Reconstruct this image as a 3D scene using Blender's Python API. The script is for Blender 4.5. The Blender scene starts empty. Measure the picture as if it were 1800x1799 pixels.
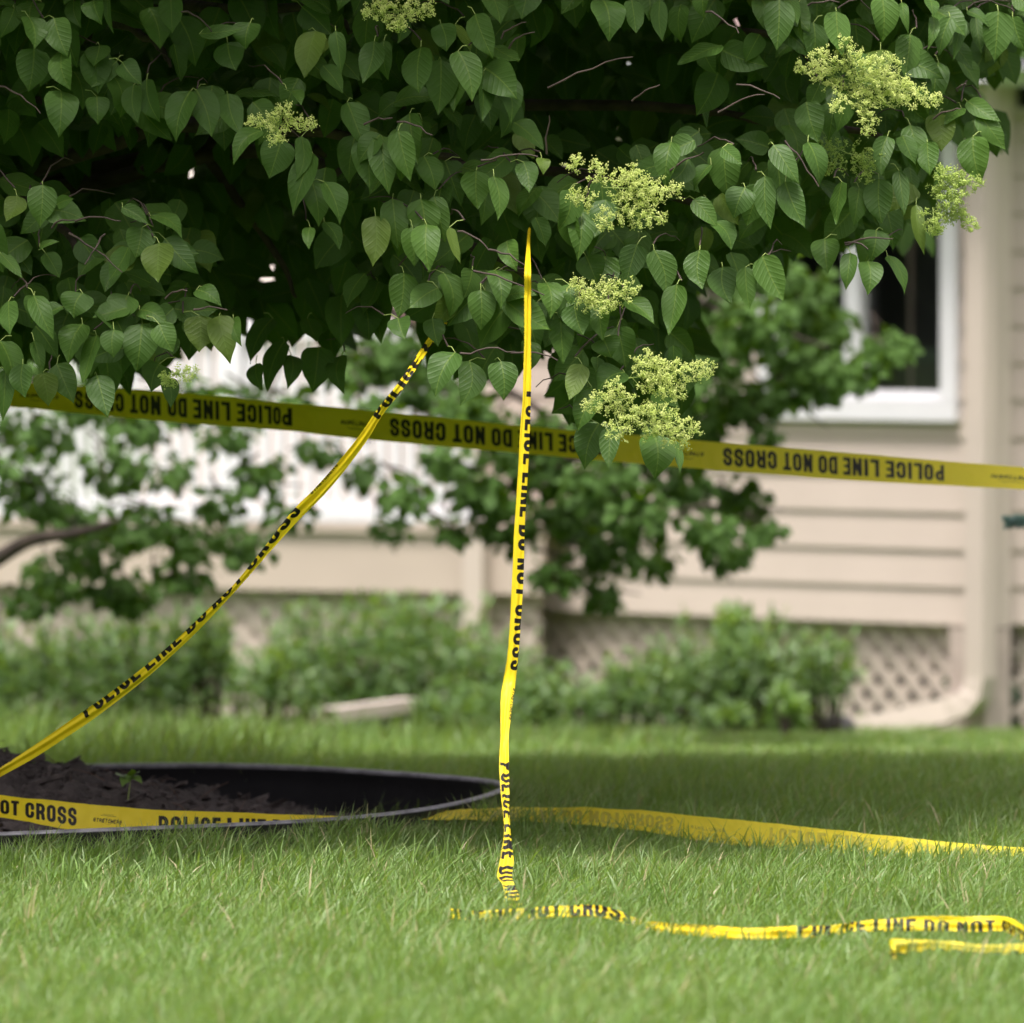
import bpy, math, random
import numpy as np
from mathutils import Vector
rng = np.random.default_rng(11)
random.seed(5)
sc = bpy.context.scene
# ------------------------------------------------------------------ camera
FP = 14000.0            # focal length in pixels of the 1800 px photograph
CZ = 1.38
HOR = 500.0
PITCH = math.atan((899.5 - HOR) / FP)
cd = bpy.data.cameras.new('camera'); cam = bpy.data.objects.new('camera', cd)
sc.collection.objects.link(cam); sc.camera = cam
cam.location = (0, 0, CZ); cam.rotation_euler = (math.pi / 2 - PITCH, 0, 0)
cd.sensor_width = 24; cd.sensor_fit = 'HORIZONTAL'; cd.lens = 24 * FP / 1800
cd.clip_start = 0.5; cd.clip_end = 600
cd.dof.use_dof = True; cd.dof.focus_distance = 18.2; cd.dof.aperture_fstop = 2.45; cd.dof.aperture_blades = 9
# ------------------------------------------------------------------ world, sun
SUN_EL, SUN_AZ = math.radians(70), math.radians(196)   # azimuth from +Y clockwise: behind the camera, to the left
w = bpy.data.worlds.new('World'); sc.world = w; w.use_nodes = True
nt = w.node_tree; nt.nodes.clear()
out = nt.nodes.new('ShaderNodeOutputWorld'); bg = nt.nodes.new('ShaderNodeBackground')
sky = nt.nodes.new('ShaderNodeTexSky'); sky.sky_type = 'NISHITA'; sky.sun_disc = False
sky.sun_elevation = SUN_EL; sky.sun_rotation = SUN_AZ; sky.dust_density = 4; sky.air_density = 1.0
hs = nt.nodes.new('ShaderNodeHueSaturation'); hs.inputs['Saturation'].default_value = 0.10
tc = nt.nodes.new('ShaderNodeTexCoord'); sx = nt.nodes.new('ShaderNodeSeparateXYZ')
mr = nt.nodes.new('ShaderNodeMapRange'); mr.inputs['From Min'].default_value = 0.0; mr.inputs['From Max'].default_value = 1.0
mr.inputs['To Min'].default_value = 0.03; mr.inputs['To Max'].default_value = 2.1
vm = nt.nodes.new('ShaderNodeVectorMath'); vm.operation = 'SCALE'
nt.links.new(tc.outputs['Generated'], sx.inputs[0]); nt.links.new(sx.outputs['Z'], mr.inputs['Value'])
tn = nt.nodes.new('ShaderNodeVectorMath'); tn.operation = 'MULTIPLY'; tn.inputs[1].default_value = (1.06, .97, 1.05)   # neutral cloud cover
nt.links.new(sky.outputs[0], hs.inputs['Color']); nt.links.new(hs.outputs[0], tn.inputs[0]); nt.links.new(tn.outputs[0], vm.inputs[0])
nt.links.new(mr.outputs[0], vm.inputs['Scale']); nt.links.new(vm.outputs[0], bg.inputs[0])
bg.inputs[1].default_value = 0.085; nt.links.new(bg.outputs[0], out.inputs[0])
sd = bpy.data.lights.new('sun', 'SUN'); sd.energy = 1.5; sd.angle = math.radians(12); sd.color = (1, 0.94, 0.86)
sun = bpy.data.objects.new('sun', sd); sc.collection.objects.link(sun)
sdir = Vector((math.sin(SUN_AZ) * math.cos(SUN_EL), math.cos(SUN_AZ) * math.cos(SUN_EL), math.sin(SUN_EL)))
sun.rotation_euler = sdir.to_track_quat('Z', 'Y').to_euler()
sc.view_settings.view_transform = 'Standard'; sc.view_settings.look = 'None'
sc.view_settings.exposure = 1.47; sc.view_settings.gamma = 1
sc.cycles.max_bounces = 8; sc.cycles.diffuse_bounces = 4; sc.cycles.transmission_bounces = 5
sc.cycles.transparent_max_bounces = 6; sc.cycles.use_denoising = True; sc.cycles.caustics_reflective = False; sc.cycles.caustics_refractive = False

CAM = np.array([0, 0, CZ]); FW = np.array([0, math.cos(PITCH), -math.sin(PITCH)]); UP = np.array([0, math.sin(PITCH), math.cos(PITCH)])
def ray(px, py):
    return FW + np.array([1., 0, 0]) * ((px - 900) / FP) + UP * ((899.5 - py) / FP)
def P(px, py, D):
    d = ray(px, py); return CAM + d * (D / d[1])
def PA(px, py, D):      # arrays
    px, py, D = map(np.asarray, (px, py, D))
    d = FW[None] + np.outer((px - 900) / FP, [1., 0, 0]) + np.outer((899.5 - py) / FP, UP)
    return CAM + d * (D / d[:, 1])[:, None]
# ------------------------------------------------------------------ helpers
def tag(o, label=None, cat=None, group=None, kind=None):
    if label: o['label'] = label
    if cat: o['category'] = cat
    if group: o['group'] = group
    if kind: o['kind'] = kind
    return o
def empty(name, loc, label, cat, group=None):
    o = bpy.data.objects.new(name, None); sc.collection.objects.link(o); o.location = Vector(loc); o.empty_display_size = .1
    return tag(o, label, cat, group)
def mesh(name, V, F, mats, parent=None, midx=None, attr=None, smooth=False):
    """V (n,3) world coordinates; F list of (m,k) int arrays."""
    V = np.asarray(V, dtype=np.float64)
    if parent is not None: V = V - np.array(parent['_w'] if '_w' in parent else parent.location)
    me = bpy.data.meshes.new(name)
    F = [np.asarray(f, dtype=np.int32) for f in (F if isinstance(F, list) else [F]) if len(f)]
    lens = np.concatenate([np.full(len(f), f.shape[1], np.int32) for f in F])
    loops = np.concatenate([f.ravel() for f in F])
    me.vertices.add(len(V)); me.vertices.foreach_set('co', V.astype(np.float32).ravel())
    me.loops.add(len(loops)); me.loops.foreach_set('vertex_index', loops)
    me.polygons.add(len(lens)); st = np.zeros(len(lens), np.int32); st[1:] = np.cumsum(lens)[:-1]
    me.polygons.foreach_set('loop_start', st)
    if midx is not None: me.polygons.foreach_set('material_index', np.asarray(midx, np.int32))
    me.polygons.foreach_set('use_smooth', np.full(len(lens), bool(smooth)))
    for k, a in (attr or {}).items():
        a = np.asarray(a, np.float32)
        if a.ndim == 1:
            at = me.attributes.new(k, 'FLOAT', 'POINT'); at.data.foreach_set('value', a)
        else:
            at = me.attributes.new(k, 'FLOAT_VECTOR', 'POINT'); at.data.foreach_set('vector', a.ravel())
    me.update(calc_edges=True); me.validate()
    for m in (mats if isinstance(mats, (list, tuple)) else [mats]): me.materials.append(m)
    o = bpy.data.objects.new(name, me); sc.collection.objects.link(o)
    if parent is not None: o.parent = parent; o['_w'] = list(parent['_w']) if '_w' in parent else list(parent.location)
    return o
class MB:
    def __init__(s): s.V = []; s.Q = []; s.n = 0; s.qm = []
    def add(s, V, Q, m=0):
        V = np.asarray(V, float); Q = np.asarray(Q, int)
        s.V.append(V); s.Q.append(Q + s.n); s.qm.append(np.full(len(Q), m)); s.n += len(V)
    def hexa(s, p, m=0):   # 8 corners: bottom 4 ccw, top 4 ccw
        s.add(p, [[3, 2, 1, 0], [4, 5, 6, 7], [0, 1, 5, 4], [1, 2, 6, 5], [2, 3, 7, 6], [3, 0, 4, 7]], m)
    def tube(s, pts, rad, n=6, m=0):
        pts = np.asarray(pts, float); k = len(pts); rad = np.broadcast_to(rad, k)
        T = np.gradient(pts, axis=0); T /= np.linalg.norm(T, axis=1)[:, None] + 1e-9
        ref = np.array([0.3, 0.2, 1.]) if abs(T[0][2]) < .8 else np.array([1., .1, 0.2])
        A = np.cross(T, ref); A /= np.linalg.norm(A, axis=1)[:, None] + 1e-9; B = np.cross(T, A)
        th = np.linspace(0, 2 * np.pi, n, endpoint=False)
        V = pts[:, None] + rad[:, None, None] * (np.cos(th)[None, :, None] * A[:, None] + np.sin(th)[None, :, None] * B[:, None])
        V = V.reshape(-1, 3)
        i = np.arange(k - 1)[:, None]; j = np.arange(n)[None]; j2 = (j + 1) % n
        Q = np.stack([i * n + j, i * n + j2, (i + 1) * n + j2, (i + 1) * n + j], -1).reshape(-1, 4)
        s.add(V, Q, m)
    def build(s, name, mats, parent=None, **kw):
        return mesh(name, np.concatenate(s.V), [np.concatenate(s.Q)], mats, parent, midx=np.concatenate(s.qm), **kw)
def catmull(A, n):
    A = np.asarray(A, float); k = len(A); x = np.linspace(0, k - 1, n); i = np.clip(x.astype(int), 0, k - 2); f = (x - i)[:, None]
    p0 = A[np.clip(i - 1, 0, k - 1)]; p1 = A[i]; p2 = A[i + 1]; p3 = A[np.clip(i + 2, 0, k - 1)]
    return .5 * (2 * p1 + (p2 - p0) * f + (2 * p0 - 5 * p1 + 4 * p2 - p3) * f ** 2 + (3 * p1 - p0 - 3 * p2 + p3) * f ** 3)
def vnoise(x, y, seed=0):
    def h(i, j): v = np.sin(i * 127.1 + j * 311.7 + seed * 74.7) * 43758.5453; return v - np.floor(v)
    x = np.asarray(x, float); y = np.asarray(y, float); i = np.floor(x); j = np.floor(y); u = x - i; v = y - j
    u = u * u * (3 - 2 * u); v = v * v * (3 - 2 * v)
    return (h(i, j) * (1 - u) + h(i + 1, j) * u) * (1 - v) + (h(i, j + 1) * (1 - u) + h(i + 1, j + 1) * u) * v
# ------------------------------------------------------------------ materials
def mat(name, col, rough=.6, var=0.0, nscale=8, bump=0.0, bscale=60, spec=.5, col2=None, metallic=0):
    m = bpy.data.materials.new(name); m.use_nodes = True; n = m.node_tree; b = n.nodes['Principled BSDF']
    b.inputs['Roughness'].default_value = rough; b.inputs['Base Color'].default_value = (*col, 1)
    b.inputs['Specular IOR Level'].default_value = spec; b.inputs['Metallic'].default_value = metallic
    t = n.nodes.new('ShaderNodeTexCoord')
    if var or col2:
        ns = n.nodes.new('ShaderNodeTexNoise'); ns.inputs['Scale'].default_value = nscale; ns.inputs['Detail'].default_value = 5
        rp = n.nodes.new('ShaderNodeMix'); rp.data_type = 'RGBA'
        c2 = col2 or tuple(c * (1 - var) for c in col)
        rp.inputs['A'].default_value = (*col, 1); rp.inputs['B'].default_value = (*c2, 1)
        mp = n.nodes.new('ShaderNodeMapRange'); mp.inputs['From Min'].default_value = .35; mp.inputs['From Max'].default_value = .65
        n.links.new(t.outputs['Object'], ns.inputs['Vector']); n.links.new(ns.outputs['Fac'], mp.inputs['Value'])
        n.links.new(mp.outputs[0], rp.inputs['Factor']); n.links.new(rp.outputs['Result'], b.inputs['Base Color'])
    if bump:
        n2 = n.nodes.new('ShaderNodeTexNoise'); n2.inputs['Scale'].default_value = bscale; n2.inputs['Detail'].default_value = 4
        bp = n.nodes.new('ShaderNodeBump'); bp.inputs['Strength'].default_value = bump; bp.inputs['Distance'].default_value = .01
        n.links.new(t.outputs['Object'], n2.inputs['Vector']); n.links.new(n2.outputs['Fac'], bp.inputs['Height']); n.links.new(bp.outputs[0], b.inputs['Normal'])
    return m
def math_(n, op, a, b=None, c=None):
    x = n.nodes.new('ShaderNodeMath'); x.operation = op
    for k, v in enumerate((a, b, c)):
        if v is None: continue
        if isinstance(v, (int, float)): x.inputs[k].default_value = v
        else: n.links.new(v, x.inputs[k])
    return x.outputs[0]
def mixc(n, f, a, b):
    x = n.nodes.new('ShaderNodeMix'); x.data_type = 'RGBA'
    for k, v in (('Factor', f), ('A', a), ('B', b)):
        if isinstance(v, (int, float)): x.inputs[k].default_value = v
        elif isinstance(v, tuple): x.inputs[k].default_value = (*v, 1)
        else: n.links.new(v, x.inputs[k])
    return x.outputs['Result']
def leafmat(name, c1, c2, rib, back, trans=.25, rough=.45, spec=.5, veins=True):
    """attribute lf: x across -1..1, y along 0..1, z random"""
    m = bpy.data.materials.new(name); m.use_nodes = True; n = m.node_tree; b = n.nodes['Principled BSDF']; o = n.nodes['Material Output']
    at = n.nodes.new('ShaderNodeAttribute'); at.attribute_name = 'lf'; sp = n.nodes.new('ShaderNodeSeparateXYZ'); n.links.new(at.outputs['Vector'], sp.inputs[0])
    col = mixc(n, sp.outputs['Z'], c1, c2)
    ns = n.nodes.new('ShaderNodeTexNoise'); ns.inputs['Scale'].default_value = 45; t = n.nodes.new('ShaderNodeTexCoord'); n.links.new(t.outputs['Object'], ns.inputs['Vector'])
    col = mixc(n, math_(n, 'MULTIPLY', ns.outputs['Fac'], .45), col, tuple(c * .6 for c in c1))
    col = mixc(n, math_(n, 'MULTIPLY', math_(n, 'GREATER_THAN', sp.outputs['Z'], .955), .45), col, (.30, .30, .03)) if veins else col
    if veins:
        ax = math_(n, 'ABSOLUTE', sp.outputs['X'])
        sv = math_(n, 'FRACT', math_(n, 'SUBTRACT', math_(n, 'MULTIPLY', sp.outputs['Y'], 8.0), math_(n, 'MULTIPLY', ax, 2.3)))
        sv = math_(n, 'ABSOLUTE', math_(n, 'SUBTRACT', sv, .5))
        svm = math_(n, 'MULTIPLY', math_(n, 'LESS_THAN', sv, .05), .07)
        col = mixc(n, svm, col, rib)
        wd = math_(n, 'MULTIPLY_ADD', sp.outputs['Y'], -.045, .06)
        rm = math_(n, 'MULTIPLY', math_(n, 'LESS_THAN', ax, wd), .75)
        col = mixc(n, rm, col, rib)
        bp = n.nodes.new('ShaderNodeBump'); bp.inputs['Strength'].default_value = .3; bp.inputs['Distance'].default_value = .003
        sm = n.nodes.new('ShaderNodeMapRange'); sm.inputs['From Max'].default_value = .25; n.links.new(sv, sm.inputs['Value'])
        hh = math_(n, 'ADD', math_(n, 'MULTIPLY', sm.outputs[0], .6), ns.outputs['Fac'])
        n.links.new(hh, bp.inputs['Height']); n.links.new(bp.outputs[0], b.inputs['Normal'])
    g = n.nodes.new('ShaderNodeNewGeometry')
    col = mixc(n, math_(n, 'MULTIPLY', g.outputs['Backfacing'], .7), col, back)
    n.links.new(col, b.inputs['Base Color']); b.inputs['Roughness'].default_value = rough; b.inputs['Specular IOR Level'].default_value = spec
    tr = n.nodes.new('ShaderNodeBsdfTranslucent')
    tcol = n.nodes.new('ShaderNodeMix'); tcol.data_type = 'RGBA'; tcol.blend_type = 'MULTIPLY'; tcol.inputs['Factor'].default_value = 1
    n.links.new(col, tcol.inputs['A']); tcol.inputs['B'].default_value = (2.2, 2.0, .8, 1); n.links.new(tcol.outputs['Result'], tr.inputs['Color'])
    mx = n.nodes.new('ShaderNodeMixShader'); mx.inputs[0].default_value = trans
    n.links.new(b.outputs[0], mx.inputs[1]); n.links.new(tr.outputs[0], mx.inputs[2]); n.links.new(mx.outputs[0], o.inputs['Surface'])
    return m
M = {}
M['leaf'] = leafmat('lilac_leaf', (.030, .077, .008), (.100, .205, .014), (.24, .33, .045), (.065, .13, .03), trans=.22, rough=.42, spec=.15)
M['mleaf'] = leafmat('maple_leaf', (.034, .076, .010), (.090, .175, .018), (.1, .16, .05), (.06, .12, .03), trans=.25, rough=.6, spec=.12, veins=False)
M['shrub'] = leafmat('shrub_leaf', (.10, .20, .03), (.25, .40, .075), (.1, .16, .05), (.1, .18, .07), trans=.25, veins=False)
M['lime'] = leafmat('pale_leaf', (.13, .26, .03), (.2, .36, .05), (.2, .3, .05), (.15, .25, .07), trans=.25, veins=False)
M['grass'] = leafmat('grass_blade', (.098, .205, .034), (.262, .41, .115), (.2, .25, .08), (.14, .22, .07), trans=.32, rough=.42, spec=.35, veins=False)
M['needle'] = leafmat('spruce_needle', (.15, .26, .24), (.28, .42, .40), (.2, .3, .2), (.1, .18, .16), trans=.05, veins=False)
M['bud'] = mat('flower_bud', (.44, .55, .11), .6, col2=(.64, .70, .24), nscale=60)
M['bud_green'] = mat('green_bud', (.30, .43, .07), .6, col2=(.44, .55, .13), nscale=60)
M['stalk'] = mat('flower_stalk', (.30, .40, .10), .6)
M['bark'] = mat('bark', (.075, .055, .042), .85, var=.5, nscale=20, bump=.6, bscale=40)
M['twig'] = mat('twig_bark', (.075, .052, .040), .75, var=.4, nscale=30)
M['plastic'] = mat('black_plastic', (.022, .022, .024), .30, var=.3, nscale=6, bump=.12, bscale=30)
M['pale_edge'] = mat('pale_plastic_edge', (.27, .27, .28), .35, col2=(.12, .12, .125), nscale=25)  # paler mottled grey for the rolled top of the ring
M['soil'] = mat('dark_soil', (.055, .046, .040), .95, col2=(.105, .09, .08), nscale=25, bump=.9, bscale=90)
M['mulch'] = mat('shredded_bark', (.115, .095, .083), .9, col2=(.05, .042, .038), nscale=30, bump=.5, bscale=80)
M['straw'] = mat('dry_twig', (.17, .11, .08), .8, var=.4)
M['siding'] = mat('beige_siding', (.565, .485, .41), .6, var=.05, nscale=3, bump=.08, bscale=50)
M['trimb'] = mat('beige_trim', (.57, .495, .42), .5, var=.04, nscale=4)
M['white'] = mat('white_vinyl', (.78, .78, .79), .45, var=.03, nscale=5)
M['cream'] = mat('cream_wall', (.72, .66, .60), .7, var=.05, nscale=2)
M['lattice'] = mat('lattice_slat', (.50, .43, .36), .7, var=.12, nscale=6)
M['fascia'] = mat('deck_skirt_board', (.52, .44, .36), .65, var=.06, nscale=3)
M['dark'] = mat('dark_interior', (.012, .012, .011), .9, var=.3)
M['room'] = mat('room_wall', (.22, .21, .20), .9, var=.2)
M['blind'] = mat('grey_blind', (.16, .19, .17), .7, var=.1)
M['wood'] = mat('tan_wood', (.28, .19, .08), .6, var=.2)
M['shingle'] = mat('roof_shingle', (.24, .17, .15), .9, var=.35, nscale=14, bump=.5, bscale=30)
M['conc'] = mat('pale_concrete', (.50, .42, .36), .9, var=.2, nscale=12, bump=.3)
M['rock'] = mat('grey_rock', (.22, .21, .2), .9, var=.3, nscale=12, bump=.5)
M['brick'] = mat('red_brown_brick', (.30, .17, .11), .9, var=.35, nscale=9)
gl = bpy.data.materials.new('window_glass'); gl.use_nodes = True; n = gl.node_tree; n.nodes.clear()
o_ = n.nodes.new('ShaderNodeOutputMaterial'); g1 = n.nodes.new('ShaderNodeBsdfGlossy'); g1.inputs['Roughness'].default_value = .03
t1 = n.nodes.new('ShaderNodeBsdfTransparent'); t1.inputs[0].default_value = (.75, .8, .78, 1); fr = n.nodes.new('ShaderNodeFresnel'); fr.inputs[0].default_value = 1.55
mx = n.nodes.new('ShaderNodeMixShader'); n.links.new(fr.outputs[0], mx.inputs[0]); n.links.new(t1.outputs[0], mx.inputs[1]); n.links.new(g1.outputs[0], mx.inputs[2]); n.links.new(mx.outputs[0], o_.inputs[0])
M['glass'] = gl
# tape: yellow film with black ink given by a distance field stored on the mesh
tm = bpy.data.materials.new('barrier_tape_film'); tm.use_nodes = True; n = tm.node_tree; b = n.nodes['Principled BSDF']; o = n.nodes['Material Output']
at = n.nodes.new('ShaderNodeAttribute'); at.attribute_name = 'ink'
mr2 = n.nodes.new('ShaderNodeMapRange'); mr2.inputs['From Min'].default_value = -.35; mr2.inputs['From Max'].default_value = .35
mr2.inputs['To Min'].default_value = 1; mr2.inputs['To Max'].default_value = 0; n.links.new(at.outputs['Fac'], mr2.inputs['Value'])
g = n.nodes.new('ShaderNodeNewGeometry')
YEL = (.95, .78, .025)
front = mixc(n, mr2.outputs[0], YEL, (.018, .017, .016))
backc = mixc(n, math_(n, 'MULTIPLY', mr2.outputs[0], .42), (.94, .80, .07), (.46, .48, .12))
colr = mixc(n, g.outputs['Backfacing'], front, backc)
n.links.new(colr, b.inputs['Base Color']); b.inputs['Roughness'].default_value = .42; b.inputs['Specular IOR Level'].default_value = .3
ns = n.nodes.new('ShaderNodeTexNoise'); ns.inputs['Scale'].default_value = 35; t = n.nodes.new('ShaderNodeTexCoord'); n.links.new(t.outputs['Object'], ns.inputs['Vector'])
bp = n.nodes.new('ShaderNodeBump'); bp.inputs['Strength'].default_value = .25; bp.inputs['Distance'].default_value = .006; n.links.new(ns.outputs['Fac'], bp.inputs['Height']); n.links.new(bp.outputs[0], b.inputs['Normal'])
tr = n.nodes.new('ShaderNodeBsdfTranslucent'); n.links.new(mixc(n, mr2.outputs[0], (.90, .76, .04), (.05, .05, .02)), tr.inputs[0])
mx = n.nodes.new('ShaderNodeMixShader'); mx.inputs[0].default_value = .46
n.links.new(b.outputs[0], mx.inputs[1]); n.links.new(tr.outputs[0], mx.inputs[2]); n.links.new(mx.outputs[0], o.inputs['Surface'])
M['tape'] = tm
# lawn soil under the blades
_n = M['grass'].node_tree; _pb = _n.nodes['Principled BSDF']; _l = _pb.inputs['Base Color'].links[0]; _src = _l.from_socket
_at = [x for x in _n.nodes if x.type == 'ATTRIBUTE'][0]; _sp = _n.nodes.new('ShaderNodeSeparateXYZ'); _n.links.new(_at.outputs['Vector'], _sp.inputs[0])
_f = math_(_n, 'MULTIPLY', math_(_n, 'MAXIMUM', math_(_n, 'MULTIPLY', math_(_n, 'SUBTRACT', _sp.outputs['Y'], .78), 4.5), 0.0), math_(_n, 'GREATER_THAN', math_(_n, 'FRACT', math_(_n, 'MULTIPLY', _sp.outputs['Z'], 37.0)), .45))
_dead = math_(_n, 'LESS_THAN', math_(_n, 'FRACT', math_(_n, 'MULTIPLY', _sp.outputs['Z'], 91.0)), .035)
_n.links.new(mixc(_n, _dead, mixc(_n, _f, _src, (.40, .42, .22)), (.42, .36, .20)), _pb.inputs['Base Color'])   # mown, dried tips
M['ground'] = mat('lawn_ground', (.045, .092, .020), .95, col2=(.075, .135, .030), nscale=1.3, bump=.4, bscale=40)
# ------------------------------------------------------------------ ground
RC = np.array([-1.37, 20.0]); RR = 1.34
def rimz(X): return .078 + .021 * (X - RC[0])
def gz(X, Y):
    return np.interp(Y, [21.3, 22.2, 23, 24.5, 26, 29, 32], [0, -.01, -.03, -.09, -.145, -.265, -.30]) + .014 * (vnoise(np.asarray(X) * .9, np.asarray(Y) * .9, 3) - .5)
xs = np.concatenate([[-120, -60, -30, -15, -8], np.linspace(-5, 5, 90), [8, 15, 30, 60, 120]])
ys = np.concatenate([[-30, -10, 0, 6, 11], np.linspace(13, 31, 160), [34, 40, 55, 90, 200]])
X, Y = np.meshgrid(xs, ys); Z = gz(X, Y)
rr = np.hypot(X - RC[0], Y - RC[1]); Z = np.where(rr < RR, Z - .06, Z)
nx = len(xs); i = np.arange(len(ys) - 1)[:, None]; j = np.arange(nx - 1)[None]
Q = np.stack([i * nx + j, i * nx + j + 1, (i + 1) * nx + j + 1, (i + 1) * nx + j], -1).reshape(-1, 4)
o = mesh('ground', np.stack([X, Y, Z], -1).reshape(-1, 3), [Q], M['ground'], smooth=True); tag(o, kind='structure')
# ------------------------------------------------------------------ house
def plane(pxa, Da, pxb, Db):
    a = P(pxa, 500, Da)[:2]; b_ = P(pxb, 500, Db)[:2]; d = (b_ - a) / np.linalg.norm(b_ - a); nrm = np.array([d[1], -d[0]])
    if nrm[1] > 0: nrm = -nrm
    return a, d, nrm
class Wall:
    def __init__(s, pxa, Da, pxb, Db): s.a, s.d, s.n = plane(pxa, Da, pxb, Db)
    def u(s, px, off=0):       # coordinate along the wall seen at picture column px
        k = (px - 900) / FP    # X = k*Y
        o2 = s.a + s.n * off
        return (k * o2[1] - o2[0]) / (s.d[0] - k * s.d[1])
    def pt(s, u, off, z): q = s.a + s.d * u + s.n * off; return [q[0], q[1], z]
    def box(s, mb, u0, u1, o0, o1, z0, z1, m=0):
        mb.hexa([s.pt(u0, o0, z0), s.pt(u1, o0, z0), s.pt(u1, o1, z0), s.pt(u0, o1, z0), s.pt(u0, o0, z1), s.pt(u1, o0, z1), s.pt(u1, o1, z1), s.pt(u0, o1, z1)], m)
def zat(py, D): return CZ - (py - HOR) * D / FP
house = empty('house', (0, 31, -.27), 'beige clapboard house with white framed window behind the trees', 'house')
WR = Wall(1725, 29.05, 850, 30.75)      # u grows to the left
LAP = .137; ZB = .133
def siding(W, u0, u1, z0, n, name, cut=None):
    mb = MB()
    for k in range(n):
        za = z0 + k * LAP; zb = za + LAP
        spans = [(u0, u1)]
        if cut and za < cut[3] - .01 and zb > cut[2] + .01:
            spans = [(u0, cut[0]), (cut[1], u1)]
            if za < cut[2]: mb.hexa([W.pt(cut[0], -.02, za), W.pt(cut[1], -.02, za), W.pt(cut[1], .014, za), W.pt(cut[0], .014, za), W.pt(cut[0], -.02, cut[2] + .01), W.pt(cut[1], -.02, cut[2] + .01), W.pt(cut[1], .008, cut[2] + .01), W.pt(cut[0], .008, cut[2] + .01)])
        for a, c in spans:
            mb.hexa([W.pt(a, -.02, za), W.pt(c, -.02, za), W.pt(c, .014, za), W.pt(a, .014, za), W.pt(a, -.02, zb - .001), W.pt(c, -.02, zb - .001), W.pt(c, .004, zb - .001), W.pt(a, .004, zb - .001)])
    return mb.build(name, M['siding'], house)
# window opening on WR
wu0, wu1 = WR.u(1693), WR.u(1345)       # outer edges (right, left)
wz0, wz1 = zat(740, 29.2), 2.02
siding(WR, 0, WR.u(790), ZB, 15, 'wall', cut=(wu0 + .01, wu1 - .01, wz0, wz1))
mb = MB()   # window frame
WR.box(mb, wu0, wu1, -.06, .045, wz0, wz0 + .075); WR.box(mb, wu0, wu1, -.06, .045, wz1 - .08, wz1)
WR.box(mb, wu0 + .0, wu0 + .075, -.06, .043, wz0 + .077, wz1 - .082); WR.box(mb, wu1 - .075, wu1, -.06, .043, wz0 + .077, wz1 - .082)
um = WR.u(1503); WR.box(mb, um - .036, um + .036, -.055, .02, wz0 + .077, wz1 - .082)
for a, c in ((wu0 + .077, um - .038), (um + .038, wu1 - .077)):      # sashes
    WR.box(mb, a, c, -.05, .0, wz0 + .077, wz0 + .11)
wf = mesh('window', np.concatenate(mb.V), [np.concatenate(mb.Q)], M['white'], house)
tag(wf, 'white vinyl window frame')
gb = MB()
gb.add([WR.pt(wu0 + .075, -.03, wz0 + .1), WR.pt(wu1 - .075, -.03, wz0 + .1), WR.pt(wu1 - .075, -.03, wz1 - .08), WR.pt(wu0 + .075, -.03, wz1 - .08)], [[3, 2, 1, 0]])
gb.build('pane', M['glass'], wf)
mb = MB()
WR.box(mb, wu0 + .02, wu1 - .02, -.85, -.83, wz0 - .4, wz1 + .2); WR.box(mb, wu0 - .02, wu0 + .0, -.83, -.07, wz0 - .4, wz1 + .2); WR.box(mb, wu1, wu1 + .02, -.83, -.07, wz0 - .4, wz1 + .2)
WR.box(mb, wu0 + .02, wu1 - .02, -.82, -.07, wz0 - .42, wz0 - .40); WR.box(mb, wu0 + .02, wu1 - .02, -.82, -.07, wz1 + .2, wz1 + .22)
mb.build('interior', M['room'], house)
mb = MB(); WR.box(mb, wu0 + .08, wu0 + .5, -.12, -.09, zat(637, 29.2), zat(612, 29.2)); ob = mb.build('window_blind', M['blind'], wf)
mb = MB(); WR.box(mb, wu0 + .078, wu0 + .11, -.10, -.06, wz0 + .11, zat(640, 29.2)); mb.build('sill_trim', M['wood'], wf)
# right hand wall, set back
WQ = Wall(1735, 29.19, 2300, 29.35); 
def siding2():
    mb = MB()
    for k in range(15):
        za = ZB + k * LAP; zb = za + LAP
        mb.hexa([WQ.pt(-.1, -.02, za), WQ.pt(3.2, -.02, za), WQ.pt(3.2, .014, za), WQ.pt(-.1, .014, za), WQ.pt(-.1, -.02, zb - .001), WQ.pt(3.2, -.02, zb - .001), WQ.pt(3.2, .004, zb - .001), WQ.pt(-.1, .004, zb - .001)])
    return mb.build('wall', M['siding'], house)
siding2()
# corner board
mb = MB(); WR.box(mb, -.05, .035, -.11, .03, ZB - .005, 2.15); mb.build('corner_board', M['trimb'], house)
# downspout: column, elbow and run-out along the ground
mb = MB()
def duct(pts, w, h, m=0):
    pts = [np.array(p, float) for p in pts]; rings = []
    for k, p in enumerate(pts):
        t_ = pts[min(k + 1, len(pts) - 1)] - pts[max(k - 1, 0)]; t_ /= np.linalg.norm(t_)
        side = np.array([WR.n[0], WR.n[1], 0]); up = np.cross(t_, side); up /= np.linalg.norm(up); side2 = np.cross(up, t_)
        rings.append([p + side2 * h / 2 + up * w / 2, p - side2 * h / 2 + up * w / 2, p - side2 * h / 2 - up * w / 2, p + side2 * h / 2 - up * w / 2])
    V = np.array(rings).reshape(-1, 3); q = []
    for k in range(len(pts) - 1):
        for a in range(4): q.append([k * 4 + a, k * 4 + (a + 1) % 4, k * 4 + 4 + (a + 1) % 4, k * 4 + 4 + a])
    q += [[0, 1, 2, 3], [len(V) - 1, len(V) - 2, len(V) - 3, len(V) - 4]]
    mb.add(V, q, m)
us = WR.u(1722, .09)
u_end = WR.u(1490, .3)
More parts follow.
